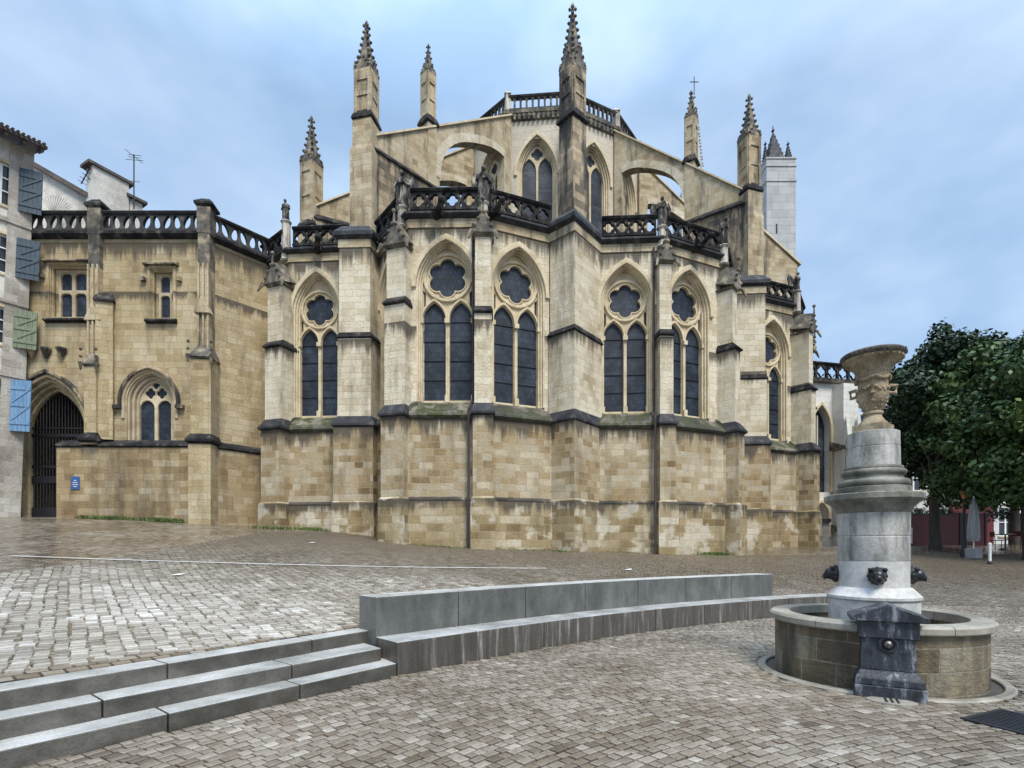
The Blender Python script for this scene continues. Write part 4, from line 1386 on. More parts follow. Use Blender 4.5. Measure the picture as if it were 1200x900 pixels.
def flyer(a, b, wdt=0.55, pin=True, q_in=0.38, dz=0.0):
    """flying buttress wall from tower a up to choir corner b, with its quadrant arch"""
    fr = Frame(a, b)
    Ln = fr.len
    z = lambda q: 20.15 + 6.75 * q + dz
    top = [(0.0, z(0)), (Ln, z(1))]
    hole = [(0.43 * Ln, 15.2)]
    for q in catmull([Vector(p) for p in ((.43, 20.4), (.447, 21.4), (.50, 22.35), (.57, 23.0), (.65, 23.45), (.73, 23.8), (.81, 24.08), (.88, 24.2), (.935, 24.15))], 2):
        hole.append((q.x * Ln, q.y + dz))
    hole.append((0.935 * Ln, 15.2))
    mb = MB()
    fr.put(mb, plate([(0, 14.4), (Ln, 14.4)] + top[::-1], [hole], wdt), d0=wdt / 2)
    fl = mb.build('flying_buttress', M['buttress'], CAT)
    # voussoir ring
    mb = MB()
    arcp = hole[1:-1]
    out = []
    for i, p in enumerate(arcp):
        p0 = Vector(arcp[max(i - 1, 0)]); p1 = Vector(arcp[min(i + 1, len(arcp) - 1)])
        t_ = (p1 - p0).normalized()
        out.append((p[0] - t_.y * 0.42, p[1] + t_.x * 0.42))
    for i in range(len(arcp) - 1):
        for s in range(3):
            f0_, f1_ = s / 3 + 0.012, (s + 1) / 3 - 0.012
            A = Vector(arcp[i]).lerp(Vector(arcp[i + 1]), f0_); B_ = Vector(arcp[i]).lerp(Vector(arcp[i + 1]), f1_)
            C_ = Vector(out[i]).lerp(Vector(out[i + 1]), f1_); D_ = Vector(out[i]).lerp(Vector(out[i + 1]), f0_)
            fr.put(mb, plate([tuple(A), tuple(B_), tuple(C_), tuple(D_)], (), wdt + 0.05), d0=wdt / 2 + 0.025)
    mb.build('arch_ring', M['upper'], fl)
    mb = MB()
    dx = 0.02
    vs = []
    for u, zz in ((0.0, z(0)), (Ln, z(1))):
        vs += [fr.p(u, zz, -wdt / 2 - 0.1), fr.p(u, zz, wdt / 2 + 0.1), fr.p(u, zz + 0.10, wdt / 2 + 0.1), fr.p(u, zz + 0.26, 0), fr.p(u, zz + 0.10, -wdt / 2 - 0.1)]
    mb.add(vs, [(0, 1, 2, 3, 4)[::-1], (5, 6, 7, 8, 9), (0, 5, 6, 1), (1, 6, 7, 2), (2, 7, 8, 3), (3, 8, 9, 4), (4, 9, 5, 0)])
    mb.build('coping', M['trim'], fl)
    # thicker sooty wall below, with a dark coping
    mb = MB()
    fr.bar(mb, 0.0, 0.44 * Ln, 14.4, 19.5, -wdt / 2 - 0.22, wdt / 2 + 0.22)
    mb.build('footing_wall', M['sooty'], fl)
    mb = MB()
    fr.sweep(mb, [(-wdt / 2 - 0.3, 19.5), (wdt / 2 + 0.3, 19.5), (wdt / 2 + 0.3, 19.58), (wdt / 2, 19.9), (-wdt / 2, 19.9), (-wdt / 2 - 0.3, 19.58)], 0.0, 0.45 * Ln)
    mb.build('footing_coping', M['black'], fl)
    if pin:
        q = q_in
        c = a.lerp(b, q)
        rot = math.atan2(fr.t.y, fr.t.x)
        mb = MB(); mb.box((c.x, c.y, (15 + z(q) + .2) / 2), (0.56, wdt + 0.10, z(q) + .2 - 15), rot)
        mb.build('inner_pier', M['buttress'], CAT)
        band(c, rot, 0.29, z(q) + 0.15)
        pinnacle((c.x, c.y), rot, 0.25, z(q) + 0.25, z(q) + 2.75, z(q) + 4.35, crock=4)
    return fr
flyer(T['0'], K['0'], pin=False)
flyer(T['1'], K['1'], q_in=0.375)
flyer(T['d'], K['2'], pin=False, wdt=0.5)
flyer(K['3'] * 0 + T['3'], K['3'], q_in=0.40)
flyer(T['4'], K['4'], pin=False)

# ---- choir
M['choirrail'] = mottled('sooty_choir_stone', [(0.4, (0.03, 0.03, 0.03)), (0.58, (0.10, 0.095, 0.085)), (0.72, (0.28, 0.26, 0.22))], scale=1.6, rough=0.9, bump=0.4)
CH = [Vector((-2.4, 40.0)), Vector((-2.4, 33.4)), K['1'], K['2'], K['3'], K['4'], Vector((8.3, 40.0))]
for i, (a, b) in enumerate(zip(CH[:-1], CH[1:])):
    fr = Frame(a, b)
    Ln = fr.len
    hw = min(1.16, Ln * 0.36)
    has = i in (1, 2, 3, 4)
    mb = MB()
    uc = Ln * 0.5 if i != 2 else Ln * 0.47
    fr.put(mb, plate([(0, 14.4), (Ln, 14.4), (Ln, 26.72), (0, 26.72)], [[(x + uc, y) for x, y in arch(hw, 17.0, 23.5, 2.25)]] if has else [], 0.6), d0=0)
    mb.build('choir_wall', M['pale'], CAT)
    if has:
        window(fr, uc, CAT, 17.05, hw, 23.5, 2.25, kind='choir')
    mb = MB()
    fr.sweep(mb, [(-0.5, 26.7), (0.04, 26.7), (0.16, 26.9), (0.16, 27.03), (-0.5, 27.03)], -0.15, Ln + 0.15)
    fr.sweep(mb, [(-0.5, 27.032), (0.22, 27.032), (0.25, 27.2), (-0.5, 27.26)], -0.2, Ln + 0.2)
    # corbels below the cornice
    k = int(Ln / 0.28)
    for q in range(k):
        u = (q + 0.5) * Ln / k
        fr.bar(mb, u - 0.07, u + 0.07, 26.68, 27.03, 0.0, 0.19)
    mb.build('choir_cornice', M['spire'], CAT)
    balustrade(fr, 0.05, Ln - 0.05, CAT, z0=27.26, z1=28.12, d=0.02, pitch=0.34, kind='arcade', mat=M['choirrail'], name='choir_balustrade')
    mb = MB()
    c = fr.p(0, 0, 0.02)
    mb.box((c.x, c.y, 27.7), (0.30, 0.30, 1.1), 0.4); mb.prism([(c.x - .2, c.y - .2), (c.x + .2, c.y - .2), (c.x + .2, c.y + .2), (c.x - .2, c.y + .2)], 28.25, 28.42, [(c.x - .1, c.y - .1), (c.x + .1, c.y - .1), (c.x + .1, c.y + .1), (c.x - .1, c.y + .1)])
    mb.build('corner_post', M['pedestal'], CAT)
mb = MB()
mb.prism([tuple(p) for p in grow([tuple(q) for q in CH], -0.3)], 26.7, 27.2)
mb.prism([tuple(p) for p in grow([tuple(q) for q in CH], -0.9)], 27.2, 28.2, [(2.4, 36.5)] * 7)
mb.build('choir_roof', M['slate'], CAT)
mb = MB()
mb.lathe([(0.55, 0), (0.45, 1.2), (0.12, 2.4), (0.03, 5.2), (0.02, 6.2)], (3.9, 35.0, 27.4), seg=8)
mb.build('roof_fleche', M['slate'], CAT)

# lean-to roofs of the ambulatory between the flyers
for a, b in ((('1'), ('d')), (('d'), ('3')), (('0'), ('1')), (('3'), ('4'))):
    A = T[a].lerp(K[{'d': '2'}.get(a, a)], 0.45); B_ = T[b].lerp(K[{'d': '2'}.get(b, b)], 0.45)
    Ka, Kb = K[{'d': '2'}.get(a, a)], K[{'d': '2'}.get(b, b)]
    mb = MB()
    mb.add([(A.x, A.y, 14.9), (B_.x, B_.y, 14.9), (Kb.x, Kb.y, 17.2), (Ka.x, Ka.y, 17.2), (A.x, A.y, 14.7), (B_.x, B_.y, 14.7), (Kb.x, Kb.y, 14.7), (Ka.x, Ka.y, 14.7)],
           [(0, 1, 2, 3), (4, 7, 6, 5), (0, 4, 5, 1), (1, 5, 6, 2), (2, 6, 7, 3), (3, 7, 4, 0)])
    mb.build('lean_to_roof', M['slate'], CAT)

# raking wall of the transept end, right, and the nave roof behind
fr = Frame((15.5, 33.6), (18.35, 34.0))
mb = MB()
fr.put(mb, plate([(0, 14.4), (fr.len, 14.4), (fr.len, 19.7), (0, 22.0)], [], 0.7), d0=0)
mb.build('raking_wall', M['buttress'], CAT)
mb = MB()
vs = []
for u, zz in ((-0.1, 22.05), (fr.len + 0.2, 19.65)):
    vs += [fr.p(u, zz, -0.8), fr.p(u, zz, 0.1), fr.p(u, zz + 0.14, 0.1), fr.p(u, zz + 0.14, -0.8)]
mb.add(vs, [(3, 2, 1, 0), (4, 5, 6, 7), (0, 1, 5, 4), (1, 2, 6, 5), (2, 3, 7, 6), (3, 0, 4, 7)])
mb.build('coping', M['trim'], CAT)
mb = MB()
mb.prism([(-4, 40), (9, 40), (9, 70), (-4, 70)], 14, 27.0)
mb.build('nave_wall', M['pale'], CAT)
mb = MB()
mb.add([(-4, 41, 27), (9, 41, 27), (2.5, 41, 27.9), (-4, 70, 27), (9, 70, 27), (2.5, 70, 27.9)], [(0, 1, 2), (3, 5, 4), (0, 2, 5, 3), (1, 4, 5, 2), (0, 3, 4, 1)])
mb.build('nave_roof', M['slate'], CAT)
mb = MB()
mb.prism([(13.4, 41), (18.4, 41), (18.4, 50), (13.4, 50)], 13, 22.4, [(15, 41), (16, 41), (16, 50), (15, 50)])
mb.build('transept_roof', M['slate'], CAT)

# white stair tower with its little spires
tw = (X(907, 52), 52.0)
mb = MB()
zt = Z(197, 52)
mb.prism([(tw[0] - 1.40, tw[1] - 1.4), (tw[0] + 1.40, tw[1] - 1.4), (tw[0] + 1.40, tw[1] + 1.4), (tw[0] - 1.40, tw[1] + 1.4)], 10, zt)
for zz in (zt - 0.12, Z(207, 52), Z(224, 52)):
    mb.prism([(tw[0] - 1.47, tw[1] - 1.47), (tw[0] + 1.47, tw[1] - 1.47), (tw[0] + 1.47, tw[1] + 1.47), (tw[0] - 1.47, tw[1] + 1.47)], zz, zz + 0.14)
M['white_tower'] = masonry('tower_white_stone', [(0.36, 0.36, 0.36), (0.44, 0.44, 0.435), (0.50, 0.50, 0.49)], (0.26, 0.26, 0.26), row=0.75, width=1.5, stain=(0.3, 0.3, 0.3), stain_amt=0.3, mort_amt=0.6, joint=0.02)
st = mb.build('stair_tower', M['white_tower'], CAT)
mb = MB()
for dx, hh, rr in ((-0.45, 3.6, 1.05), (1.0, 2.1, 0.45), (-1.2, 2.1, 0.3)):
    mb.lathe([(rr, 0), (0.06, hh * 0.82), (0.18, hh * 0.86), (0.05, hh * 0.92), (0.03, hh)], (tw[0] + dx, tw[1] - 0.7, zt), seg=4, rot=PI / 4, cap=False)
    for q in range(1, 6):
        for s in range(4):
            r_ = rr * (1 - q / 6.2)
            a_ = PI / 4 + s * PI / 2
            mb.blob((tw[0] + dx + r_ * math.cos(a_), tw[1] - 0.7 + r_ * math.sin(a_), zt + hh * 0.82 * q / 6), 0.09, n=3)
mb.build('tower_spire', M['slate'], st)
mb = MB(); mb.box((tw[0] - 0.45, tw[1] - 1.41, Z(278, 52)), (0.12, 0.06, 0.9))
mb.build('slit_window', M['pane'], st)

# far crocketed white spire with a cross
Yf = 75.0
sx = X(813.5, Yf)
mb = MB()
zb, zt = Z(215, Yf), Z(116, Yf)
mb.lathe([(1.75, -3), (1.30, 0), (0.12, zt - zb), (0.25, zt - zb + 0.2), (0.05, zt - zb + 0.5)], (sx, Yf, zb), seg=8)
for k in range(8):
    for q in range(1, 12):
        f = q / 12.5
        r = 1.30 * (1 - f) + 0.18
        a = 2 * PI * k / 8
        mb.blob((sx + r * math.cos(a), Yf + r * math.sin(a), zb + f * (zt - zb)), 0.17, n=3)
mb.build('far_spire', M['white_tower'], CAT)
mb = MB()
mb.tube([(sx, Yf, zt), (sx, Yf, Z(90, Yf))], 0.06, 6)
mb.tube([(sx - 0.6, Yf, Z(96, Yf)), (sx + 0.6, Yf, Z(96, Yf))], 0.06, 6)
mb.build('spire_cross', M['iron'], CAT)
mb = MB()
mb.prism([(sx - 2.4, Yf - 2), (sx + 2.4, Yf - 2), (sx + 2.4, Yf + 2), (sx - 2.4, Yf + 2)], 20, zb - 2.5)
mb.build('far_tower', M['white_tower'], CAT)

# ------------------------------------------------------------------ statues on the parapet
def statue(key, label, yaw_off=0.0, h=1.55, wings=False, lean=0.0, arm=0):
    q, zt, d = PED[key]
    root = None
    mb = MB()
    yaw = math.atan2(d.y, d.x) + yaw_off
    f = Vector((math.cos(yaw), math.sin(yaw), 0)); s = Vector((-f.y, f.x, 0))
    b = Vector((q.x, q.y, zt - 0.02))
    k = h / 1.6
    # robe, shoulders, neck and head in one loft: (height, half width, half depth, forward)
    R = [(0, .27, .23, 0), (.05, .28, .24, 0), (.30, .25, .21, .02), (.62, .25, .20, .02), (.86, .24, .19, .03), (1.02, .26, .19, .03), (1.16, .30, .19, .01), (1.26, .28, .16, 0),
         (1.32, .13, .10, .01), (1.35, .065, .065, .03), (1.39, .065, .07, .04), (1.43, .09, .10, .05), (1.50, .105, .12, .055), (1.57, .095, .11, .045), (1.62, .05, .06, .03), (1.635, .005, .005, .03)]
    seg = 14
    vs, fs = [], []
    for i, (z, a, c, fo) in enumerate(R):
        for m in range(seg):
            an = 2 * PI * m / seg
            fold = 1.0 + (0.07 * math.sin(an * 5 + 1.0) if z < 0.95 else 0)
            p = b + s * (a * fold * math.cos(an) * k) + f * ((c * fold * math.sin(an) + fo + lean * z * z * 0.08) * k) + Vector((0, 0, z * k))
            vs.append(p)
    for i in range(len(R) - 1):
        for m in range(seg):
            j = (m + 1) % seg
            fs.append((i * seg + m, i * seg + j, (i + 1) * seg + j, (i + 1) * seg + m))
    fs.append(tuple(range(seg))[::-1])
    fs.append(tuple(range((len(R) - 1) * seg, len(R) * seg)))
    mb.add(vs, fs)
    # arms, holding something before the chest
    for sg in (-1, 1):
        sh = b + s * (.21 * sg * k) + Vector((0, 0, 1.2 * k))
        el = b + s * (.30 * sg * k) + f * (.06 * k) + Vector((0, 0, .93 * k))
        ha = b + s * (.06 * sg * k) + f * (.25 * k) + Vector((0, 0, (1.02 + (.2 if arm == sg else 0)) * k))
        mb.tube([sh, el, ha], [.085 * k, .075 * k, .045 * k], 8)
        mb.blob(ha, .05 * k, n=6)
    mb.box(b + f * (.26 * k) + Vector((0, 0, 1.04 * k)), (.10 * k, .16 * k, .20 * k), yaw)
    if wings:
        for sg in (-1, 1):
            v = [b + s * (.05 * sg) - f * .16 + Vector((0, 0, 1.25 * k)), b + s * (.34 * sg) - f * .24 + Vector((0, 0, 1.5 * k)), b + s * (.46 * sg) - f * .26 + Vector((0, 0, 1.15 * k)), b + s * (.34 * sg) - f * .22 + Vector((0, 0, .5 * k)), b + s * (.08 * sg) - f * .16 + Vector((0, 0, .7 * k))]
            v2 = [p - f * .06 for p in v]
            mb.add(v + v2, [(0, 1, 2, 3, 4), (9, 8, 7, 6, 5)] + [(i, (i + 1) % 5, 5 + (i + 1) % 5, 5 + i) for i in range(5)])
    o = mb.build('statue', M['statue'], smooth=True)
    o.data.transform(Matrix.Translation(-b)); o.location = b
    tag(o, label, 'statue', 'weathered statues standing on the chapel parapet')
    return o
statue('a', 'small weathered statue farthest left on the chapel parapet, turned towards the low side wing', 0.3, 0.95, lean=0.6)
statue('p', 'dark robed statue with folded wings, left of the pair beside the left flying buttress', 0.25, 1.45, wings=True)
statue('c', 'black shouldered statue on a white pedestal directly below the left flying arch', 0.15, 1.45, wings=True, arm=-1)
statue('e', 'weathered statue with pale chest on the parapet right of the central pier', -0.1, 1.3, wings=True, arm=1)
statue('f', 'blackened stooping statue at the parapet corner just left of the right tower pier', -0.2, 1.25, lean=0.5)
statue('i', 'black statue cluster farthest right on the parapet, outlined against the sky', 0.0, 1.0, lean=0.4, wings=True)

# ------------------------------------------------------------------ side wing (former cloister) on the left
CL = thing('side_wing', 'low ochre stone cloister wing with arched gate, mullioned windows and black pierced parapet', 'building', (-16, 23.5, 2.7))
Yc = 22.5
c0, c1, c2 = (-21.6, Yc), (-13.0, Yc), (-10.9, 25.0)
fl = Frame(c0, c1)
def U(px, Y=Yc):
    return X(px, Y) - c0[0]
zt = 14.65
M['cloistertrim'] = mottled('worn_cloister_moulding', [(0.3, (0.28, 0.21, 0.13)), (0.7, (0.50, 0.42, 0.30))], scale=1.8, rough=0.9)
gate_u, gate_hw = U(57), 1.62
win1 = (U(81.5), Z(373, Yc), Z(312, Yc), 0.80)
win2 = (U(190), Z(374, Yc), Z(316, Yc), 0.45)
awin_u, awz0 = U(176), Z(521, Yc)
holes = [[(x + gate_u, y) for x, y in arch(gate_hw, 2.0, 6.5, 2.25, n=12)]]
for u, za, zb, hw in (win1, win2):
    holes.append([(u - hw, za), (u + hw, za), (u + hw, zb), (u - hw, zb)])
holes.append([(x + awin_u, y) for x, y in arch(1.0, awz0, 7.75, 1.20, n=12)])
mb = MB(); fl.put(mb, plate([(0, 1.8), (fl.len, 1.8), (fl.len, zt), (0, zt)], holes, 0.7), d0=0)
mb.build('front_wall', M['cloister'], CL)
fr2 = Frame(c1, c2)
mb = MB(); fr2.bar(mb, 0, fr2.len, 1.8, zt, -0.7, 0.0)
mb.build('return_wall', M['cloister'], CL)
mb = MB()
gx = U(68.5, 22.3)
fl.bar(mb, gx, fl.len + 0.1, 1.8, 5.80, 0.002, 0.30)
fr2.bar(mb, -0.1, fr2.len, 1.8, 5.80, 0.002, 0.30)
mb.build('base_wall', M['cloisterlow'], CL)
mb = MB()
for f_, u0, u1 in ((fl, gx, fl.len + 0.12), (fr2, -0.12, fr2.len)):
    f_.sweep(mb, [(0.0, 6.10), (0.34, 5.90), (0.38, 5.80), (0.28, 5.72), (0.0, 5.72)], u0, u1)
mb.build('string_course', M['black'], CL)
mb = MB()
for f_, u0, u1 in ((fl, 0, fl.len + 0.1), (fr2, -0.1, fr2.len)):
    f_.sweep(mb, [(-0.7, zt), (0.06, zt), (0.22, zt + 0.14), (0.22, zt + 0.26), (-0.7, zt + 0.3)], u0, u1)
mb.build('cornice', M['black'], CL)
M['parapet'] = mottled('grey_black_parapet_stone', [(0.40, (0.016, 0.016, 0.018)), (0.58, (0.045, 0.044, 0.042)), (0.74, (0.20, 0.19, 0.17))], scale=1.7, rough=0.8, bump=0.4)
ub = U(112)
balustrade(fl, 0.3, ub - 0.3, CL, z0=zt + 0.28, z1=15.75, d=0.02, pitch=0.84, kind='flame', mat=M['parapet'])
balustrade(fl, ub + 0.3, fl.len - 0.15, CL, z0=zt + 0.28, z1=15.75, d=0.02, pitch=0.84, kind='flame', mat=M['parapet'])
balustrade(fr2, 0.15, fr2.len, CL, z0=zt + 0.28, z1=15.75, d=0.02, pitch=0.84, kind='flame', mat=M['parapet'])

def rectwin(u, za, zb, hw, cols):
    mb = MB()
    # stepped frame
    for k, (e, d) in enumerate(((0.16, 0.06), (0.06, -0.05), (-0.06, -0.18))):
        o_ = [(u - hw - e, za - 0.02), (u + hw + e, za - 0.02), (u + hw + e, zb + e), (u - hw - e, zb + e)]
        e2 = e - 0.12
        i_ = [(u - hw - e2, za - 0.06 + 0.10), (u + hw + e2, za - 0.06 + 0.10), (u + hw + e2, zb + e2), (u - hw - e2, zb + e2)]
        fl.put(mb, plate(o_, [i_], 0.14, 0.025), d0=d)
    win = mb.build('window', M['cloister'], CL)
    hw2 = hw - 0.18
    zt_ = zb - 0.18
    zm = za + (zt_ - za) * 0.60
    cw = 2 * hw2 / cols
    holes = []
    for c in range(cols):
        uc = u - hw2 + cw * (c + .5)
        for (p, q) in ((za + 0.06, zm - 0.07), (zm + 0.07, zt_ - 0.02)):
            a = arch(cw / 2 - 0.075, p, q - cw * 0.28, cw * 0.26, n=5, uc=uc)
            holes.append(a)
    mb = MB(); fl.put(mb, plate([(u - hw2 - .03, za), (u + hw2 + .03, za), (u + hw2 + .03, zt_ + .03), (u - hw2 - .03, zt_ + .03)], holes, 0.14, 0.025), d0=-0.20)
    mb.build('mullion', M['cloistertrim'], win)
    mb = MB(); fl.put(mb, plate([(u - hw2, za), (u + hw2, za), (u + hw2, zt_), (u - hw2, zt_)], (), 0.03), d0=-0.30)
    mb.build('glass', M['glass'], win)
    mb = MB()
    fl.sweep(mb, [(-0.2, za + 0.02), (0.16, za - 0.04), (0.20, za - 0.13), (0.05, za - 0.20), (-0.2, za - 0.20)], u - hw - 0.2, u + hw + 0.2)
    mb.build('window_sill', M['black'], win)
    mb = MB()
    fl.sweep(mb, [(0.002, zb + 0.30), (0.18, zb + 0.22), (0.20, zb + 0.15), (0.002, zb + 0.13)], u - hw - 0.28, u + hw + 0.28)
    for s in (-1, 1):
        fl.bar(mb, u + s * (hw + 0.32) - 0.10, u + s * (hw + 0.32) + 0.10, zb - 0.52, zb - 0.36, 0.002, 0.16)
    mb.build('drip_mould', M['sooty'], win)
rectwin(*win1, 2)
rectwin(*win2, 1)

# round-headed gothic window low in the wall
mb = MB()
for e, d in ((0.24, 0.06), (0.10, -0.06), (-0.03, -0.18), (-0.15, -0.30)):
    o_ = arch(0.96 + e, awz0 - (0 if e < .2 else -1.1), 7.75, 1.18 + e, n=12); i_ = arch(0.96 + e - 0.13, awz0 - (0 if e < .2 else -1.1), 7.75, 1.18 + e - 0.13, n=12)
    fl.put(mb, plate([(x + awin_u, y) for x, y in o_ + i_[::-1]], (), 0.16, 0.03), d0=d)
win = mb.build('window', M['cloistertrim'], CL)
mb = MB()
hi = 0.78
holes = [arch(0.31, awz0 + 0.05, 7.55, 0.34, n=6, uc=s * 0.38) for s in (-1, 1)]
holes += [foil((s * 0.24, 8.20), 0.12, 0.115, n=4, rot=0, steps=5) for s in (-1, 1)] + [foil((0, 8.55), 0.08, 0.08, n=4, rot=0, steps=4)]
fl.put(mb, plate([(x + awin_u, y) for x, y in arch(0.86, awz0 - .03, 7.75, 1.12, n=10)], [[(x + awin_u, y) for x, y in h] for h in holes], 0.14, 0.025), d0=-0.36)
mb.build('tracery', M['trim'], win)
mb = MB(); fl.put(mb, plate([(x + awin_u, y) for x, y in arch(0.84, awz0, 7.75, 1.07, n=10)], (), 0.03), d0=-0.46)
mb.build('glass', M['glass'], win)
mb = MB()
o_ = arch(1.30, 7.55, 7.75, 1.50, n=12); i_ = arch(1.17, 7.55, 7.75, 1.36, n=12)
fl.put(mb, plate([(x + awin_u, y) for x, y in o_ + i_[::-1]], (), 0.22, 0.03), d0=0.16)
for s in (-1, 1):
    fl.bar(mb, awin_u + s * 1.32 - 0.16, awin_u + s * 1.32 + 0.16, 7.42, 7.58, 0.002, 0.2)
mb.build('hood_mould', M['sooty'], win)

# buttresses of the wing
def wing_buttress(c, d, wd, ln, base, zstr, z1, ztop, shaft_w, corbel=False):
    mb = MB()
    lo = rectp(c, d, wd + 0.10, -0.2, ln + 0.12)
    mb.prism(lo, base - .8 if not corbel else zstr - 0.15, zstr - 0.1)
    up = rectp(c, d, wd, -0.2, ln)
    mb.prism(up, zstr, z1)
    bb = mb.build('buttress', M['cloister'], CL)
    mb = MB()
    dr = rectp(c, d, wd + 0.26, -0.2, ln + 0.24)
    mb.prism(lo, zstr - 0.102, zstr, dr); mb.prism(dr, zstr, zstr + 0.09); mb.prism(dr, zstr + 0.09, zstr + 0.35, up)
    mb.build('string_course', M['black'], bb)
    sh = rectp(c, d, shaft_w, -0.2, ln * 0.55)
    mb = MB()
    mb.prism(sh, z1, zt - 1.3)
    tp = rectp(c, d, shaft_w + 0.1, -0.2, ln * 0.6)
    mt_ = MB(); mt_.prism(rectp(c, d, shaft_w + .02, -0.2, ln * 0.57), zt - 1.3, zt + 0.1); mt_.prism(tp, zt + 0.1, ztop - 0.1); mt_.build('parapet_post', M['spire'], bb)
    dd = Vector(d).normalized(); tt = Vector((-dd.y, dd.x)); cc = Vector(c)
    # pinnacle relief on the face: little gabled niche with shafts
    for s in (-1, 0, 1):
        q = cc + dd * (ln * 0.55 + 0.04) + tt * (s * shaft_w * 0.42)
        mb.box((q.x, q.y, (z1 + ztop - 2.5) / 2), (0.09, 0.07, ztop - 2.5 - z1), math.atan2(dd.y, dd.x))
    fz = z1 + 2.0
    f_ = cc + dd * (ln * 0.80); hw = shaft_w * 0.75
    vs = [(*(f_ - tt * hw), fz), (*(f_ + tt * hw), fz), (*f_, fz + 0.8), (*(f_ - tt * hw - dd * .3), fz), (*(f_ + tt * hw - dd * .3), fz), (*(f_ - dd * .3), fz + 0.8)]
    mb.add(vs, [(0, 1, 2), (3, 5, 4), (0, 2, 5, 3), (1, 4, 5, 2), (0, 3, 4, 1)])
    mb.build('pinnacle', M['buttress'], bb)
    mb = MB()
    q = cc + dd * ln * 0.5
    up2 = rectp(c, d, wd + 0.12, -0.2, ln + 0.1)
    mb.prism(up, z1, z1 + 0.10, up2); mb.prism(up2, z1 + 0.10, z1 + 0.75, rectp(c, d, shaft_w * 0.9, -0.2, ln * .5))
    for s in (-1, 1):
        e = cc + dd * (ln + .1) + tt * s * (wd / 2 + .06)
        mb.tube([(e.x, e.y, z1 + .16), (e.x, e.y, z1 - 0.16)], [0.10, 0.03], 5)
        for k in (.3, .6):
            mb.blob((e.x, e.y, z1 + .1 + k), 0.07, n=4)
    mb.build('crockets', M['spire'], bb)
    mb = MB()
    cp = rectp(c, d, shaft_w + 0.30, -0.35, ln * 0.7)
    mb.prism(tp, ztop - 0.102, ztop, cp); mb.prism(cp, ztop, ztop + 0.10); mb.prism(cp, ztop + 0.10, ztop + 0.34, rectp(c, d, shaft_w * 0.7, -0.1, ln * .3))
    mb.build('cap', M['black'], bb)
wing_buttress((-12.98, 22.55), (0.12, -1.0), 0.78, 0.62, 2.56, 5.92, 9.35, 15.95, 0.44)
wing_buttress((-17.62, 22.55), (0.0, -1.0), 0.50, 0.46, 2.72, 6.0, 9.1, 15.95, 0.46, corbel=True)
mb = MB()
mb.prism(rectp((-17.25, 22.55), (0.3, -1.0), 0.62, -0.3, 0.30), 6.1, 11.9); 
mb.build('stepped_offset', M['cloister'], CL)
mb = MB()
o = rectp((-17.25, 22.55), (0.3, -1.0), 0.74, -0.3, 0.40)
mb.prism(o, 11.9, 11.98); mb.prism(o, 11.98, 12.3, rectp((-17.25, 22.55), (0.3, -1.0), 0.5, -0.3, 0.2))
mb.build('offset_drip', M['black'], CL)

# gate: moulded arch and an iron grille standing ajar inside it
mb = MB()
for e, d, m_ in ((0.16, 0.10, 0), (0.0, -0.06, 0), (-0.14, -0.24, 0), (-0.27, -0.42, 0)):
    o_ = arch(gate_hw + e, 2.2, 6.5, 2.25 + e, n=14); i_ = arch(gate_hw + e - 0.15, 2.2, 6.5, 2.25 + e - 0.15, n=14)
    fl.put(mb, plate([(x + gate_u, y) for x, y in o_ + i_[::-1]], (), 0.22, 0.04), d0=d)
ga = mb.build('gate_arch', M['cloister'], CL)
mb = MB()
o_ = arch(gate_hw + 0.30, 6.4, 6.5, 2.25 + 0.34, n=14); i_ = arch(gate_hw + 0.17, 6.4, 6.5, 2.25 + 0.17, n=14)
fl.put(mb, plate([(x + gate_u, y) for x, y in o_ + i_[::-1]], (), 0.26, 0.04), d0=0.2)
for u in (U(40), U(56), U(74)):
    zc_ = Z(412, Yc)
    c = fl.p(u, zc_, 0.1)
    mb.lathe([(0.02, -0.35), (0.14, -0.1), (0.22, 0.05), (0.22, 0.12)], (c.x, c.y, c.z), seg=6)
mb.build('gate_hood', M['sooty'], ga)
mb = MB()
gi = gate_hw - 0.38
R_ = gi
u = -gi
while u <= gi:
    q = 1.0 - min(1, abs(u) / gi)
    ztop_ = 6.5 + 2.0 * (1 - (abs(u) / gi) ** 1.7)
    c = fl.p(gate_u + u, 0, -0.55)
    mb.tube([(c.x, c.y, 2.75), (c.x, c.y, ztop_)], 0.022, 6)
    u += 0.135
for zz, hh in ((2.78, 0.5), (4.35, 0.30), (5.0, 0.10), (6.35, 0.14), (6.7, 0.06)):
    fl.bar(mb, gate_u - gi, gate_u + gi, zz, zz + hh, -0.585, -0.515)
mb.build('gate_grille', M['iron'], CL)
mb = MB()
fl.bar(mb, gate_u - 2.4, gate_u + 2.4, 1.8, 9.4, -4.2, -4.0)
fl.bar(mb, gate_u - 2.6, gate_u - 2.4, 1.8, 9.4, -4.0, -0.7)
fl.bar(mb, gate_u + 2.4, gate_u + 2.6, 1.8, 9.4, -4.0, -0.7)
fl.bar(mb, gate_u - 2.4, gate_u + 2.4, 9.4, 9.6, -4.0, -0.7)
mb.build('passage_wall', M['cloisterlow'], CL)
mb = MB(); mb.prism([(-21.3, 22.9), (-13.2, 22.9), (-11.4, 25.2), (-11.4, 34), (-21.3, 34)], 14.0, 14.6)
mb.build('terrace_roof', M['slate'], CL)

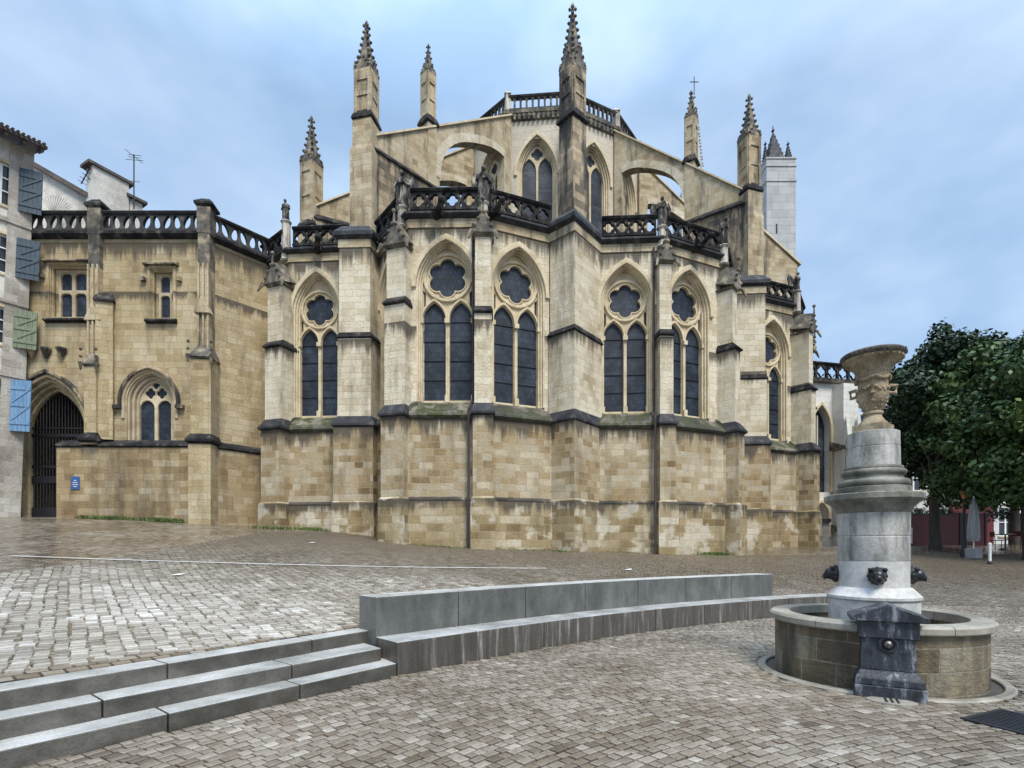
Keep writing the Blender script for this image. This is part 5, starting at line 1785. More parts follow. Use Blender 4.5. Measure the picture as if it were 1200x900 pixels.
# blue notice on the wing wall
SG = thing('notice_sign', 'small blue enamel notice screwed to the ochre wall right of the iron gate', 'sign', tuple(fl.p(U(95.5), Z(566, 22.3), 0.305)))
M['blue'] = plain('blue_enamel', (0.035, 0.10, 0.30), rough=0.35)
M['white'] = plain('white_paint', (0.75, 0.75, 0.73), rough=0.5)
M['red'] = plain('red_paint', (0.30, 0.02, 0.025), rough=0.5)
mb = MB(); fl.bar(mb, U(95.5) - .18, U(95.5) + .18, Z(574, 22.3), Z(559, 22.3), 0.302, 0.33)
mb.build('sign_panel', M['blue'], SG, bevel=0.008)
mb = MB()
zc_ = Z(566, 22.3)
for k, wdt in enumerate((0.10, 0.20, 0.24, 0.16)):
    fl.bar(mb, U(95.5) - wdt / 2, U(95.5) + wdt / 2, zc_ + 0.08 - k * 0.085, zc_ + 0.105 - k * 0.085, 0.33, 0.334)
mb.build('sign_lines', M['white'], SG)

# ------------------------------------------------------------------ old house at the left edge
HX = -20.75
M['render'] = mottled('old_lime_render', [(0.28, (0.34, 0.31, 0.27)), (0.5, (0.60, 0.57, 0.51)), (0.75, (0.70, 0.68, 0.62))], scale=0.9, rough=0.9, bump=0.4)
M['renderlow'] = masonry('rubble_house_base', [(0.26, 0.23, 0.19), (0.42, 0.38, 0.32), (0.52, 0.49, 0.43)], (0.5, 0.47, 0.42), row=0.30, width=0.5, stain_amt=0.4)
M['tile'] = mottled('dark_roof_tile', [(0.3, (0.045, 0.038, 0.035)), (0.7, (0.13, 0.10, 0.085))], scale=2.5, rough=0.8, bump=0.5)
M['shut_navy'] = mottled('slate_blue_shutter', [(0.3, (0.030, 0.050, 0.070)), (0.7, (0.062, 0.092, 0.12))], scale=3, rough=0.6, streak=(6, 6, .6))
M['shut_blue'] = mottled('worn_light_blue_shutter', [(0.3, (0.09, 0.19, 0.33)), (0.7, (0.21, 0.35, 0.52))], scale=3, rough=0.6, streak=(6, 6, .6))
M['shut_green'] = mottled('faded_green_shutter', [(0.3, (0.10, 0.13, 0.08)), (0.7, (0.24, 0.27, 0.17))], scale=3, rough=0.6, streak=(6, 6, .6))
HS = thing('old_house', 'tall whitewashed old house with coloured plank shutters beside the gate', 'house', (HX, 22.32, 2.7))
hf = Frame((HX, 8.0), (HX, 22.3)) if False else Frame((HX, 8.0), (HX, 22.32))
# facade looks towards +x
hf.n = Vector((1, 0, 0))
zE = 18.2
wins = [(21.35, Z(236, 21.4), Z(186, 21.4), 'navy'), (21.35, Z(316, 21.4), Z(270, 21.4), 'navy'), (21.35, Z(400, 21.4), Z(356, 21.4), 'green'), (21.35, Z(500, 21.3), Z(440, 21.3), 'blue')]
holes = []
for Yw, za, zb, cc in wins:
    for dy in (0, -3.2, -6.4):
        u = Yw - 8.0 + dy
        holes.append([(u - 0.5, za), (u + 0.5, za), (u + 0.5, zb), (u - 0.5, zb)])
mb = MB(); hf.put(mb, plate([(0, 1.5), (hf.len, 1.5), (hf.len, zE), (0, zE)], holes, 0.5), d0=0)
mb.build('facade', M['render'], HS)
mb = MB(); mb.prism([(HX - 7, 8), (HX - 0.55, 8), (HX - 0.55, 22.3), (HX - 7, 22.3)], 1.5, zE)
mb.build('house_mass', M['render'], HS)
mb = MB(); hf.bar(mb, hf.len - 0.75, hf.len + 0.001, 1.5, zE - 0.05, 0.002, 0.05)
mb.build('quoin', M['renderlow'], HS)
mb = MB(); hf.bar(mb, 0, hf.len - 0.76, 1.5, 6.2, 0.002, 0.03)
for zz in (8.6, 11.6, 14.9):
    hf.bar(mb, 0, hf.len, zz, zz + 0.16, 0.051, 0.10)
mb.build('stone_bands', M['renderlow'], HS)
for Yw, za, zb, cc in wins:
    for dy in (0, -3.2, -6.4):
        u = Yw - 8.0 + dy
        mb = MB()
        hf.put(mb, plate([(u - .62, za - .10), (u + .62, za - .10), (u + .62, zb + .12), (u - .62, zb + .12)], [[(u - .49, za + .01), (u + .49, za + .01), (u + .49, zb - .01), (u - .49, zb - .01)]], 0.14, 0.01), d0=0.045)
        wf = mb.build('window', M['trim'], HS)
        mb = MB()
        hs = [[(u + s * .24 - .19, z0_), (u + s * .24 + .19, z0_), (u + s * .24 + .19, z1_), (u + s * .24 - .19, z1_)] for s in (-1, 1) for z0_, z1_ in ((za + .08, za + (zb - za) * .34), (za + (zb - za) * .37, za + (zb - za) * .65), (za + (zb - za) * .68, zb - .08))]
        hf.put(mb, plate([(u - .49, za), (u + .49, za), (u + .49, zb), (u - .49, zb)], hs, 0.06), d0=-0.10)
        mb.build('sash', M['white'], wf)
        mb = MB(); hf.put(mb, plate([(u - .48, za), (u + .48, za), (u + .48, zb), (u - .48, zb)], (), 0.02), d0=-0.17)
        mb.build('pane', M['pane'], wf)
        mt = M['shut_' + cc]
        for s in (1, -1):
            if s == 1 and dy == 0:
                ang = {'navy': 0.50, 'green': 0.50, 'blue': 0.80}[cc]
            else:
                ang = 0.12
            # hinge at the window jamb, leaf swings away from the wall
            hx = Vector((HX + 0.06, Yw + dy + s * 0.52))
            dv = Vector((math.sin(ang), s * math.cos(ang)))
            wS = 0.78
            e = hx + dv * wS
            nn = Vector((-dv.y, dv.x)) * 0.02
            mb = MB()
            nb = 5
            for k in range(nb):
                a_ = hx.lerp(e, k / nb + .006); b_ = hx.lerp(e, (k + 1) / nb - .006)
                mb.prism([tuple(a_ - nn), tuple(b_ - nn), tuple(b_ + nn), tuple(a_ + nn)], za - .03, zb + .03)
            for zz in (za + (zb - za) * .12, za + (zb - za) * .48, za + (zb - za) * .82):
                a_, b_ = hx.lerp(e, .02), hx.lerp(e, .98)
                for sg in (-1, 1):
                    mb.prism([tuple(a_ + nn * sg * 1.02), tuple(b_ + nn * sg * 1.02), tuple(b_ + nn * sg * 2.4), tuple(a_ + nn * sg * 2.4)], zz, zz + .13)
            # diagonal braces
            for z0_, z1_ in ((za + (zb - za) * .17, za + (zb - za) * .48), (za + (zb - za) * .53, za + (zb - za) * .82)):
                for sg in (-1, 1):
                    n3 = Vector((nn.x, nn.y, 0)) * sg
                    A = Vector((*hx.lerp(e, .05), z0_)); B_ = Vector((*hx.lerp(e, .95), z1_))
                    up_ = Vector((0, 0, .10))
                    q = [A + n3 * 1.02, B_ + n3 * 1.02, B_ + n3 * 1.02 + up_, A + n3 * 1.02 + up_]
                    mb.add(q + [p + n3 * 1.2 for p in q], [(0, 1, 2, 3), (7, 6, 5, 4), (0, 4, 5, 1), (1, 5, 6, 2), (2, 6, 7, 3), (3, 7, 4, 0)])
            sh = mb.build('shutter', mt, wf)
            sh['label'] = {'navy': 'slate blue plank shutter', 'green': 'faded green plank shutter', 'blue': 'light blue plank shutter'}[cc]
mb = MB()
# eaves: rafters and a tiled roof edge
mb.add([(HX + 0.85, 7.5, zE - 0.05), (HX + 0.85, 22.6, zE - 0.05), (HX - 3.6, 22.6, zE + 1.5), (HX - 3.6, 7.5, zE + 1.5),
        (HX + 0.85, 7.5, zE + 0.07), (HX + 0.85, 22.6, zE + 0.07), (HX - 3.6, 22.6, zE + 1.62), (HX - 3.6, 7.5, zE + 1.62)],
       [(0, 1, 2, 3), (7, 6, 5, 4), (0, 4, 5, 1), (1, 5, 6, 2), (2, 6, 7, 3), (3, 7, 4, 0)])
y = 7.6
while y < 22.6:
    mb.tube([(HX + 0.95, y, zE + 0.07), (HX - 3.6, y, zE + 1.68)], 0.055, 6)
    y += 0.16
rf = mb.build('roof', M['tile'], HS)
mb = MB()
y = 17.5
while y < 22.5:
    mb = MB()
    mb.add(*(lambda q: (q, [(0, 1, 2, 3), (7, 6, 5, 4), (0, 4, 5, 1), (1, 5, 6, 2), (2, 6, 7, 3), (3, 7, 4, 0)]))([(HX + 0.78, y - .05, zE - .20), (HX + 0.78, y + .05, zE - .20), (HX - 0.1, y + .05, zE + .10), (HX - 0.1, y - .05, zE + .10), (HX + 0.78, y - .05, zE - .06), (HX + 0.78, y + .05, zE - .06), (HX - 0.1, y + .05, zE + .24), (HX - 0.1, y - .05, zE + .24)]))
    mb.build('rafter', M['tile'], rf)
    y += 0.55

HS.rotation_mode = 'QUATERNION'          # the street front runs obliquely, and the old wall leans a little
HS.rotation_quaternion = (Matrix.Rotation(math.radians(2.2), 4, 'Y') @ Matrix.Rotation(math.radians(-38), 4, 'Z')).to_quaternion()

# house standing behind the wing, with its chimneys
BH = thing('rear_house', 'whitewashed house with sloping roof and big chimney behind the black parapet', 'house', (-20, 30, 3))
Yb = 27.0
mb = MB()
fb = Frame((X(20, Yb), Yb), (X(112, Yb), Yb))
fb.put(mb, plate([(0, 3), (fb.len, 3), (fb.len, Z(238, Yb)), (U(42, Yb) * 0 + X(42, Yb) - X(20, Yb), Z(196, Yb)), (0, Z(190, Yb))], (), 5.0), d0=0)
mb.build('wall', M['render'], BH)
mb = MB()
a, b = Vector((X(36, Yb), Yb - 0.25, Z(194, Yb))), Vector((X(116, Yb), Yb - 0.25, Z(240, Yb)))
vs = [a, b, b + Vector((0, 5.5, 0)), a + Vector((0, 5.5, 0))]
mb.add(vs + [p + Vector((0.05, 0, .22)) for p in vs], [(0, 1, 2, 3), (7, 6, 5, 4), (0, 4, 5, 1), (1, 5, 6, 2), (2, 6, 7, 3), (3, 7, 4, 0)])
rr = mb.build('roof', M['tile'], BH)
def chimney(px0, px1, Y0, Y1, ztop, dep):
    a, b = Vector((X(px0, Y0), Y0)), Vector((X(px1, Y1), Y1))
    nn = (b - a).normalized(); nn = Vector((-nn.y, nn.x)) * dep
    pl = [tuple(a), tuple(b), tuple(b + nn), tuple(a + nn)]
    mb = MB(); mb.prism(pl, 12, ztop)
    ch = mb.build('chimney', M['render'], rr)
    mb = MB(); mb.prism(grow(pl, 0.25), ztop + .002, ztop + 0.14); mb.prism(grow(pl, -.1), ztop + .14, ztop + .22)
    mb.build('chimney_cap', M['tile'], ch)
chimney(109, 151, 26.5, 27.9, Z(193, 26.5), 0.7)
chimney(152, 167, 28.0, 28.5, Z(232, 28), 0.6)
mb = MB()
# wire bird fan on the wall behind
c = Vector((X(62, 26.6), 26.6, Z(252, 26.6)))
for k in range(14):
    a = PI * (0.08 + 0.60 * k / 13)
    mb.tube([c, c + Vector((1.0 * math.cos(a), 0, 1.0 * math.sin(a)))], 0.008, 4)
mb.build('wire_fan', M['iron'], BH)

AN = MB()
q = Vector((X(157, 27.2), 27.2, Z(245, 27.2)))
top = Vector((q.x, q.y, Z(181, 27.2)))
AN.tube([q, top], 0.03, 6)
for dz, l_ in ((0, .32), (-.12, .30), (-.25, .42), (-1.35, .25)):
    AN.tube([top + Vector((-l_, 0, dz)), top + Vector((l_, 0.1, dz))], 0.014, 4)
AN.tube([top + Vector((-.1, -.5, -.1)), top + Vector((.1, .5, -.1))], 0.016, 4)
o = AN.build('television_antenna', M['iron'])
tag(o, 'thin mast antenna with crossbars standing just right of the big chimney', 'antenna')
AN = MB()
q = Vector((X(107, 26.4), 26.7, Z(208, 26.4)))
AN.tube([q, q + Vector((-.35, -.1, .1))], 0.025, 5)
c = q + Vector((-.35, -.1, .1))
AN.tube([c + Vector((-.32, 0, -.28)), c + Vector((.12, 0, .55))], 0.03, 5)
for k in range(5):
    p = (c + Vector((-.28, 0, -.2))).lerp(c + Vector((.1, 0, .5)), k / 4)
    AN.tube([p + Vector((-.12, -.1, .06)), p + Vector((.12, .1, -.06))], 0.014, 4)
o = AN.build('aerial', M['iron'])
tag(o, 'small tilted aerial fixed to the left side of the big chimney', 'antenna')

# ------------------------------------------------------------------ fountain
FO = thing('fountain', 'round stone fountain with drum pedestal, black lion heads and carved urn on top', 'fountain', (FC.x, FC.y, 0))
S = 92.5
def fz(py):
    return EYE + (HOR - py) / S
M['basin'] = masonry('basin_stone', [(0.045, 0.032, 0.016), (0.14, 0.10, 0.052), (0.235, 0.19, 0.115), (0.33, 0.30, 0.225)], (0.36, 0.33, 0.27), row=0.26, width=0.62, stain=(0.030, 0.026, 0.018),
                    stain_amt=0.85, stain_pos=(0.44, 0.60), joint=0.010, rough=0.6)
M['rim'] = mottled('wet_rim_stone', [(0.3, (0.16, 0.14, 0.11)), (0.6, (0.30, 0.28, 0.23)), (0.8, (0.40, 0.38, 0.33))], scale=2.2, rough=0.35, rough2=0.6)
M['drum'] = mottled('grey_drum_stone', [(0.34, (0.15, 0.145, 0.13)), (0.52, (0.38, 0.37, 0.34)), (0.7, (0.50, 0.49, 0.46))], scale=2.6, rough=0.75, bump=0.35, streak=(2.5, 2.5, 0.7))
M['drumlow'] = mottled('pale_drum_stone', [(0.30, (0.30, 0.29, 0.265)), (0.6, (0.56, 0.55, 0.525))], scale=2.2, rough=0.6, bump=0.25)
M['drumtop'] = mottled('lichen_cornice_stone', [(0.34, (0.07, 0.07, 0.052)), (0.52, (0.19, 0.185, 0.15)), (0.7, (0.33, 0.32, 0.28))], scale=3.0, rough=0.75, bump=0.35)
M['urn'] = mottled('ochre_terracotta_stone', [(0.28, (0.12, 0.09, 0.055)), (0.5, (0.29, 0.225, 0.14)), (0.75, (0.47, 0.395, 0.28))], scale=4.0, rough=0.85, bump=0.6)
M['urnrim'] = mottled('blackened_urn_rim', [(0.3, (0.03, 0.028, 0.025)), (0.7, (0.14, 0.12, 0.09))], scale=5.0, rough=0.85, bump=0.6)
M['lava'] = mottled('wet_black_stone', [(0.40, (0.012, 0.014, 0.020)), (0.54, (0.035, 0.04, 0.05)), (0.68, (0.28, 0.30, 0.33))], scale=2.9, rough=0.35, rough2=0.6, streak=(3, 3, 1.0), bump=0.4)
M['bronze'] = plain('dark_bronze', (0.010, 0.010, 0.012), rough=0.38)
M['water'] = plain('dark_water', (0.02, 0.022, 0.02), rough=0.05)
c3 = (FC.x, FC.y, 0)
RO, RI = 1.155, 0.93
mb = MB()
seg = 96
def ringwall(mb, ro, ri, z0, z1, c=c3, seg=96):
    mb.lathe([(ri, z0), (ro, z0), (ro, z1), (ri, z1), (ri, z0)], c, seg=seg, cap=False)
ringwall(mb, RO - 0.045, RI + 0.03, -0.10, 0.645)
# stone-ring UVs follow the circumference
ba = mb.build('basin_wall', M['basin'], FO, smooth=True)
uvl = ba.data.uv_layers['UVMap'].data
for p in ba.data.polygons:
    for li in p.loop_indices:
        co = ba.data.vertices[ba.data.loops[li].vertex_index].co
        a = math.atan2(p.center.y, p.center.x)
        b_ = math.atan2(co.y, co.x)
        b_ = a + ((b_ - a + PI) % (2 * PI) - PI)
        uvl[li].uv = (b_ * RO, co.z)
mb = MB()
nblk = 11
for k in range(nblk):
    a0, a1 = 2 * PI * k / nblk + .2, 2 * PI * (k + 1) / nblk + .2 - 0.006
    prof = [(RI, 0.645), (RO - .01, 0.645), (RO + 0.02, 0.665), (RO + 0.02, 0.725), (RO - 0.005, 0.75), (RI + .01, 0.75)]
    m_ = 9
    vs = []
    for i in range(m_):
        a = a0 + (a1 - a0) * i / (m_ - 1)
        vs += [(c3[0] + r * math.cos(a), c3[1] + r * math.sin(a), z) for r, z in prof]
    n_ = len(prof)
    fs = [(i * n_ + j, (i + 1) * n_ + j, (i + 1) * n_ + (j + 1) % n_, i * n_ + (j + 1) % n_) for i in range(m_ - 1) for j in range(n_)]
    fs += [tuple(range(n_)), tuple(range((m_ - 1) * n_, m_ * n_))[::-1]]
    mb.add(vs, fs)
mb.build('basin_rim', M['rim'], FO, smooth=True, angle=25)
mb = MB(); mb.lathe([(0.3, 0.30), (RI + 0.04, 0.30)], c3, seg=48, cap=False)
mb.build('water', M['water'], FO)
mb = MB(); ringwall(mb, RI + .02, RI - .06, 0.1, 0.58)
mb.build('inner_ledge', M['rim'], FO)
mb = MB()
mb.lathe([(1.225, -0.02), (1.225, 0.012), (1.235, 0.022), (1.31, 0.022), (1.33, 0.005), (1.33, -0.02)], c3, seg=96, cap=False)
mb.build('gutter_kerb', M['rim'], FO, smooth=True, angle=25)
# pedestal
mb = MB(); mb.lathe([(0.485, 0.1), (0.485, fz(702) - .0)], c3, 64)
mb.build('base_drum', M['drumlow'], FO, smooth=True)
mb = MB(); mb.lathe([(0.485, fz(702)), (0.505, fz(700)), (0.505, fz(697)), (0.485, fz(695.5)), (0.47, fz(694)), (0.43, fz(690)), (0.405, fz(687.5)), (0.385, fz(687))], c3, 64)
mb.build('base_moulding', M['drumlow'], FO, smooth=True)
mb = MB(); mb.lathe([(0.382, fz(687)), (0.382, fz(657.5)), (0.376, fz(657))], c3, 64)
mb.build('lower_drum', M['drumlow'], FO, smooth=True)
mb = MB(); mb.lathe([(0.380, fz(657) + .002), (0.384, fz(656)), (0.384, fz(629.5)), (0.379, fz(629)), (0.379, fz(628)), (0.384, fz(627.5)), (0.388, fz(602))], c3, 64)
mb.build('drum', M['drum'], FO, smooth=True)
mb = MB(); mb.lathe([(0.385, fz(602)), (0.40, fz(600)), (0.42, fz(596)), (0.47, fz(591)), (0.525, fz(588)), (0.535, fz(586.5)), (0.535, fz(581)), (0.52, fz(580))], c3, 64)
mb.build('cornice', M['drumtop'], FO, smooth=True, angle=30)
mb = MB(); mb.lathe([(0.405, fz(580) + .001), (0.405, fz(572.5)), (0.395, fz(572))], c3, 64)
mb.build('plinth', M['drumtop'], FO, smooth=True)
mb = MB()
prof = []
for k in range(9):
    a = -PI / 2 + PI * k / 8
    prof.append((0.345 + 0.045 * math.cos(a), fz(567.5) + 0.048 * math.sin(a)))
prof += [(0.325, fz(562.5)), (0.318, fz(560.5)), (0.325, fz(558.5))]
for k in range(9):
    a = -PI / 2 + PI * k / 8
    prof.append((0.315 + 0.036 * math.cos(a), fz(555) + 0.038 * math.sin(a)))
prof += [(0.32, fz(550.5)), (0.315, fz(548.5)), (0.29, fz(548))]
mb.lathe(prof, c3, 64)
mb.build('torus_base', M['drumtop'], FO, smooth=True, angle=30)
mb = MB(); mb.lathe([(0.288, fz(548) + .001), (0.285, fz(526.5)), (0.280, fz(526)), (0.280, fz(525.3)), (0.284, fz(525)), (0.280, fz(508.5)), (0.27, fz(508))], c3, 64)
mb.build('upper_drum', M['drum'], FO, smooth=True)
# urn
mb = MB()
mb.box((FC.x, FC.y, (fz(508) + fz(499)) / 2), (0.34, 0.34, (508 - 499) / S), 0.62)
prof = [(0.165, fz(499)), (0.16, fz(497)), (0.12, fz(493)), (0.098, fz(489)), (0.095, fz(487)), (0.11, fz(486)), (0.11, fz(484)), (0.09, fz(482)), (0.12, fz(478)), (0.155, fz(472)), (0.170, fz(465)), (0.168, fz(459)), (0.172, fz(457)), (0.162, fz(453)),
        (0.165, fz(448)), (0.172, fz(443)), (0.186, fz(438)), (0.210, fz(432.5)), (0.25, fz(428)), (0.31, fz(424)), (0.33, fz(421.5))]
mb.lathe(prof, c3, 48)
rq = random.Random(5)
# gadroons under the lip, garland and acanthus bumps
for k in range(26):
    a = 2 * PI * k / 26
    for i in range(5):
        f = i / 4
        r = 0.186 + 0.13 * f ** 1.7; z = fz(438) + (fz(423.5) - fz(438)) * (f ** 0.9)
        mb.blob((c3[0] + r * math.cos(a), c3[1] + r * math.sin(a), z), 0.011 + 0.008 * f + rq.uniform(-.003, .003), n=4)
rq = random.Random(5)
for k in range(46):
    a = 2 * PI * k / 46
    mb.blob((c3[0] + 0.178 * math.cos(a), c3[1] + 0.178 * math.sin(a), fz(444) - 0.03 * abs(math.sin(a * 3)) + rq.uniform(-.008, .008)), rq.uniform(.018, .028), n=4)
    mb.blob((c3[0] + 0.172 * math.cos(a), c3[1] + 0.172 * math.sin(a), fz(458) + rq.uniform(-.03, .03)), rq.uniform(.012, .024), n=4)
    f = rq.random()
    mb.blob((c3[0] + (0.10 + .06 * f) * math.cos(a), c3[1] + (0.10 + .06 * f) * math.sin(a), fz(481) + f * .14), rq.uniform(.015, .028), n=4)
u_ = mb.build('urn', M['urn'], FO, smooth=True, angle=50)
for k in (2.5, -0.65, 4.1, 1.0):
    mb = MB()
    d = Vector((math.cos(k), math.sin(k), 0))
    b_ = Vector(c3)
    mb.tube([b_ + d * .165 + Vector((0, 0, fz(463))), b_ + d * .235 + Vector((0, 0, fz(464))), b_ + d * .245 + Vector((0, 0, fz(456))), b_ + d * .17 + Vector((0, 0, fz(455)))], .025, 7)
    mb.build('urn_handle', M['urn'], u_, smooth=True)
mb = MB()
prof = [(0.30, fz(422)), (0.335, fz(421)), (0.352, fz(418.5)), (0.352, fz(416.5)), (0.335, fz(415)), (0.29, fz(416.5)), (0.20, fz(424))]
mb.lathe(prof, c3, 48)
for k in range(40):
    a = 2 * PI * k / 40
    mb.blob((c3[0] + .345 * math.cos(a), c3[1] + .345 * math.sin(a), fz(418) + rq.uniform(-.008, .006)), rq.uniform(.012, .022), n=4)
mb.build('urn_rim', M['urnrim'], u_, smooth=True)
# lion heads
to_cam = math.atan2(-0.883, -0.47)
for k in range(4):
    a = to_cam + k * PI / 2
    d = Vector((math.cos(a), math.sin(a), 0)); s = Vector((-d.y, d.x, 0))
    b_ = Vector((FC.x, FC.y, fz(673))) + d * 0.372
    mb = MB()
    vs0 = len(mb.v)
    mb.blob(b_ + d * 0.02, 0.10, sc=(1, 1, 1.05), n=10)
    mb.blob(b_ + d * 0.085, 0.078, n=8)
    mb.blob(b_ + d * 0.135 + Vector((0, 0, -.025)), 0.045, n=7)
    for i in range(12):
        an = 2 * PI * i / 12
        mb.blob(b_ + d * 0.035 + s * (0.080 * math.cos(an)) + Vector((0, 0, 0.086 * math.sin(an))), 0.028, n=5)
    for sg in (-1, 1):
        mb.blob(b_ + d * 0.13 + s * sg * .035 + Vector((0, 0, .030)), 0.018, n=5)
        mb.blob(b_ + d * 0.07 + s * sg * .075 + Vector((0, 0, .075)), 0.026, n=5)
        mb.blob(b_ + d * 0.155 + s * sg * .018 + Vector((0, 0, -.04)), 0.022, n=5)
    mb.tube([b_ + d * .15 + Vector((0, 0, -.055)), b_ + d * .17 + Vector((0, 0, -.058))], .022, 7)
    mb.build('lion_head', M['bronze'], FO, smooth=True)
# spout stele of black stone set into the basin front
a = to_cam
d = Vector((math.cos(a), math.sin(a), 0)); s = Vector((-d.y, d.x, 0))
F0 = Vector((FC.x, FC.y, 0)) + d * 1.06
def slab(mb, w0, d0, w1, d1, z0, z1, back=-0.12):
    def q(w_, dd, z):
        return [F0 + s * (-w_ / 2) + d * back + Vector((0, 0, z)), F0 + s * (w_ / 2) + d * back + Vector((0, 0, z)), F0 + s * (w_ / 2) + d * dd + Vector((0, 0, z)), F0 + s * (-w_ / 2) + d * dd + Vector((0, 0, z))]
    vs = q(w0, d0, z0) + q(w1, d1, z1)
    mb.add(vs, [(3, 2, 1, 0), (4, 5, 6, 7), (0, 1, 5, 4), (1, 2, 6, 5), (2, 3, 7, 6), (3, 0, 4, 7)])
mb = MB()
slab(mb, 0.64, 0.30, 0.62, 0.30, -0.05, 0.13)
slab(mb, 0.61, 0.275, 0.60, 0.265, 0.13, 0.205)
slab(mb, 0.60, 0.262, 0.50, 0.175, 0.205, 0.275)
slab(mb, 0.495, 0.165, 0.475, 0.150, 0.275, 0.62)
slab(mb, 0.54, 0.185, 0.54, 0.185, 0.62, 0.80)
st_ = mb.build('spout_stele', M['lava'], FO, bevel=0.008)
mb = MB()
vs = []
for dd in (-0.16, 0.235):
    for w_, z in ((-0.345, 0.80), (0.345, 0.80), (0.345, 0.855), (0.0, 0.985), (-0.345, 0.855)):
        vs.append(F0 + s * w_ + d * dd + Vector((0, 0, z)))
mb.add(vs, [(0, 1, 2, 3, 4), (9, 8, 7, 6, 5)] + [(i, (i + 1) % 5, 5 + (i + 1) % 5, 5 + i) for i in range(5)])
mb.build('stele_gable', M['lava'], st_, bevel=0.01)
mb = MB()
for i in range(20):
    an = 2 * PI * i / 20
    mb.blob(F0 + d * .16 + s * (.075 * math.cos(an)) + Vector((0, 0, .555 + .075 * math.sin(an))), .022, n=4)
mb.build('spout_ring', M['lava'], st_, smooth=True)
M['brass'] = mottled('wet_metal', [(0.3, (0.10, 0.10, 0.10)), (0.7, (0.25, 0.24, 0.22))], scale=5, rough=0.25, metal=0.9)
mb = MB(); mb.blob(F0 + d * .165 + Vector((0, 0, .555)), .05, n=8); mb.tube([F0 + d * .17 + Vector((0, 0, .555)), F0 + d * .24 + Vector((0, 0, .545))], [.018, .015], 8)
mb.build('spout', M['brass'], st_, smooth=True)
mb = MB()
c = F0 + d * 0.40
pl = []
for i in range(20):
    an = 2 * PI * i / 20
    pl.append((c.x + s.x * .22 * math.cos(an) + d.x * .14 * math.sin(an), c.y + s.y * .22 * math.cos(an) + d.y * .14 * math.sin(an)))
mb.prism(pl, -0.02, 0.018)
o = mb.build('drain_stone', M['rim'], st_)
mb = MB()
for k in range(3):
    q = c + s * (-.05 + .05 * k)
    mb.box((q.x, q.y, 0.019), (.018, .16, .012), math.atan2(s.y, s.x))
mb.build('drain_slot', M['iron'], o)

# iron grating in the paving by the fountain
GR = thing('drain_grating', 'square black iron drain grating set in the setts right of the fountain', 'grating', (4.55, 4.74, 0))
mb = MB()
rot = 0.42
fr = Frame((4.55 - .3 * math.cos(rot), 4.74 - .3 * math.sin(rot)), (4.55 + .3 * math.cos(rot), 4.74 + .3 * math.sin(rot)))
for k in range(13):
    u = k * .6 / 12
    mb.prism([fr.xy(u - .012, -.25), fr.xy(u + .012, -.25), fr.xy(u + .012, .25), fr.xy(u - .012, .25)], 0.0, 0.026)
for k in range(11):
    v = -.25 + k * .05
    mb.prism([fr.xy(0, v - .008), fr.xy(.6, v - .008), fr.xy(.6, v + .008), fr.xy(0, v + .008)], 0.0, 0.022)
mb.build('grille', M['iron'], GR)
mb = MB()
mb.prism([fr.xy(-.04, -.29), fr.xy(.64, -.29), fr.xy(.64, -.255), fr.xy(-.04, -.255)], 0, .024)
mb.prism([fr.xy(-.04, .255), fr.xy(.64, .255), fr.xy(.64, .29), fr.xy(-.04, .29)], 0, .024)
mb.prism([fr.xy(-.04, -.255), fr.xy(-.013, -.255), fr.xy(-.013, .255), fr.xy(-.04, .255)], 0, .024)
mb.prism([fr.xy(.613, -.255), fr.xy(.64, -.255), fr.xy(.64, .255), fr.xy(.613, .255)], 0, .024)
mb.prism([fr.xy(-.02, -.27), fr.xy(.62, -.27), fr.xy(.62, .27), fr.xy(-.02, .27)], -0.01, .012)
mb.build('grating_frame', M['iron'], GR)

# scraps of paper
for k, (px, py, lb) in enumerate(((365, 637, 'white paper scrap lying below the left chapel wall'), (208, 675, 'small white paper scrap on the setts left of the bench'), (736, 668.5, 'pale paper scrap on the upper plaza just behind the bench'))):
    p = hit(px, py)
    mb = MB()
    mb.add([(p.x - .10, p.y - .07, p.z + .022), (p.x + .09, p.y - .09, p.z + .028), (p.x + .12, p.y + .07, p.z + .05), (p.x - .07, p.y + .09, p.z + .026), (p.x + .01, p.y, p.z + .045)], [(0, 1, 4), (1, 2, 4), (2, 3, 4), (3, 0, 4)])
    o = mb.build('paper_scrap', M['white'])
    tag(o, lb, 'litter')

# ------------------------------------------------------------------ vegetation
def leaf_mat(name, stops, rough=0.5):
    m, t, b = newmat(name)
    l = t.links.new
    at = N(t, 'ShaderNodeAttribute', attribute_name='tone')
    r = ramp(t, stops)
    l(at.outputs['Fac'], r.inputs['Fac'])
    l(r.outputs['Color'], b.inputs['Base Color'])
    b.inputs['Roughness'].default_value = rough
    b.inputs['Specular IOR Level'].default_value = 0.3
    return m
M['leaf_dark'] = leaf_mat('dark_leaves', [(0, (0.010, 0.026, 0.012)), (0.6, (0.025, 0.058, 0.023)), (1, (0.065, 0.115, 0.042))])
M['leaf_light'] = leaf_mat('yellow_green_leaves', [(0, (0.022, 0.048, 0.015)), (0.6, (0.055, 0.105, 0.028)), (1, (0.15, 0.20, 0.055))])
M['leaf_bush'] = leaf_mat('bush_leaves', [(0, (0.02, 0.04, 0.015)), (1, (0.07, 0.12, 0.04))])
M['bark'] = mottled('dark_bark', [(0.3, (0.03, 0.026, 0.022)), (0.7, (0.085, 0.072, 0.058))], scale=3, rough=0.9, streak=(4, 4, .6), bump=0.6)

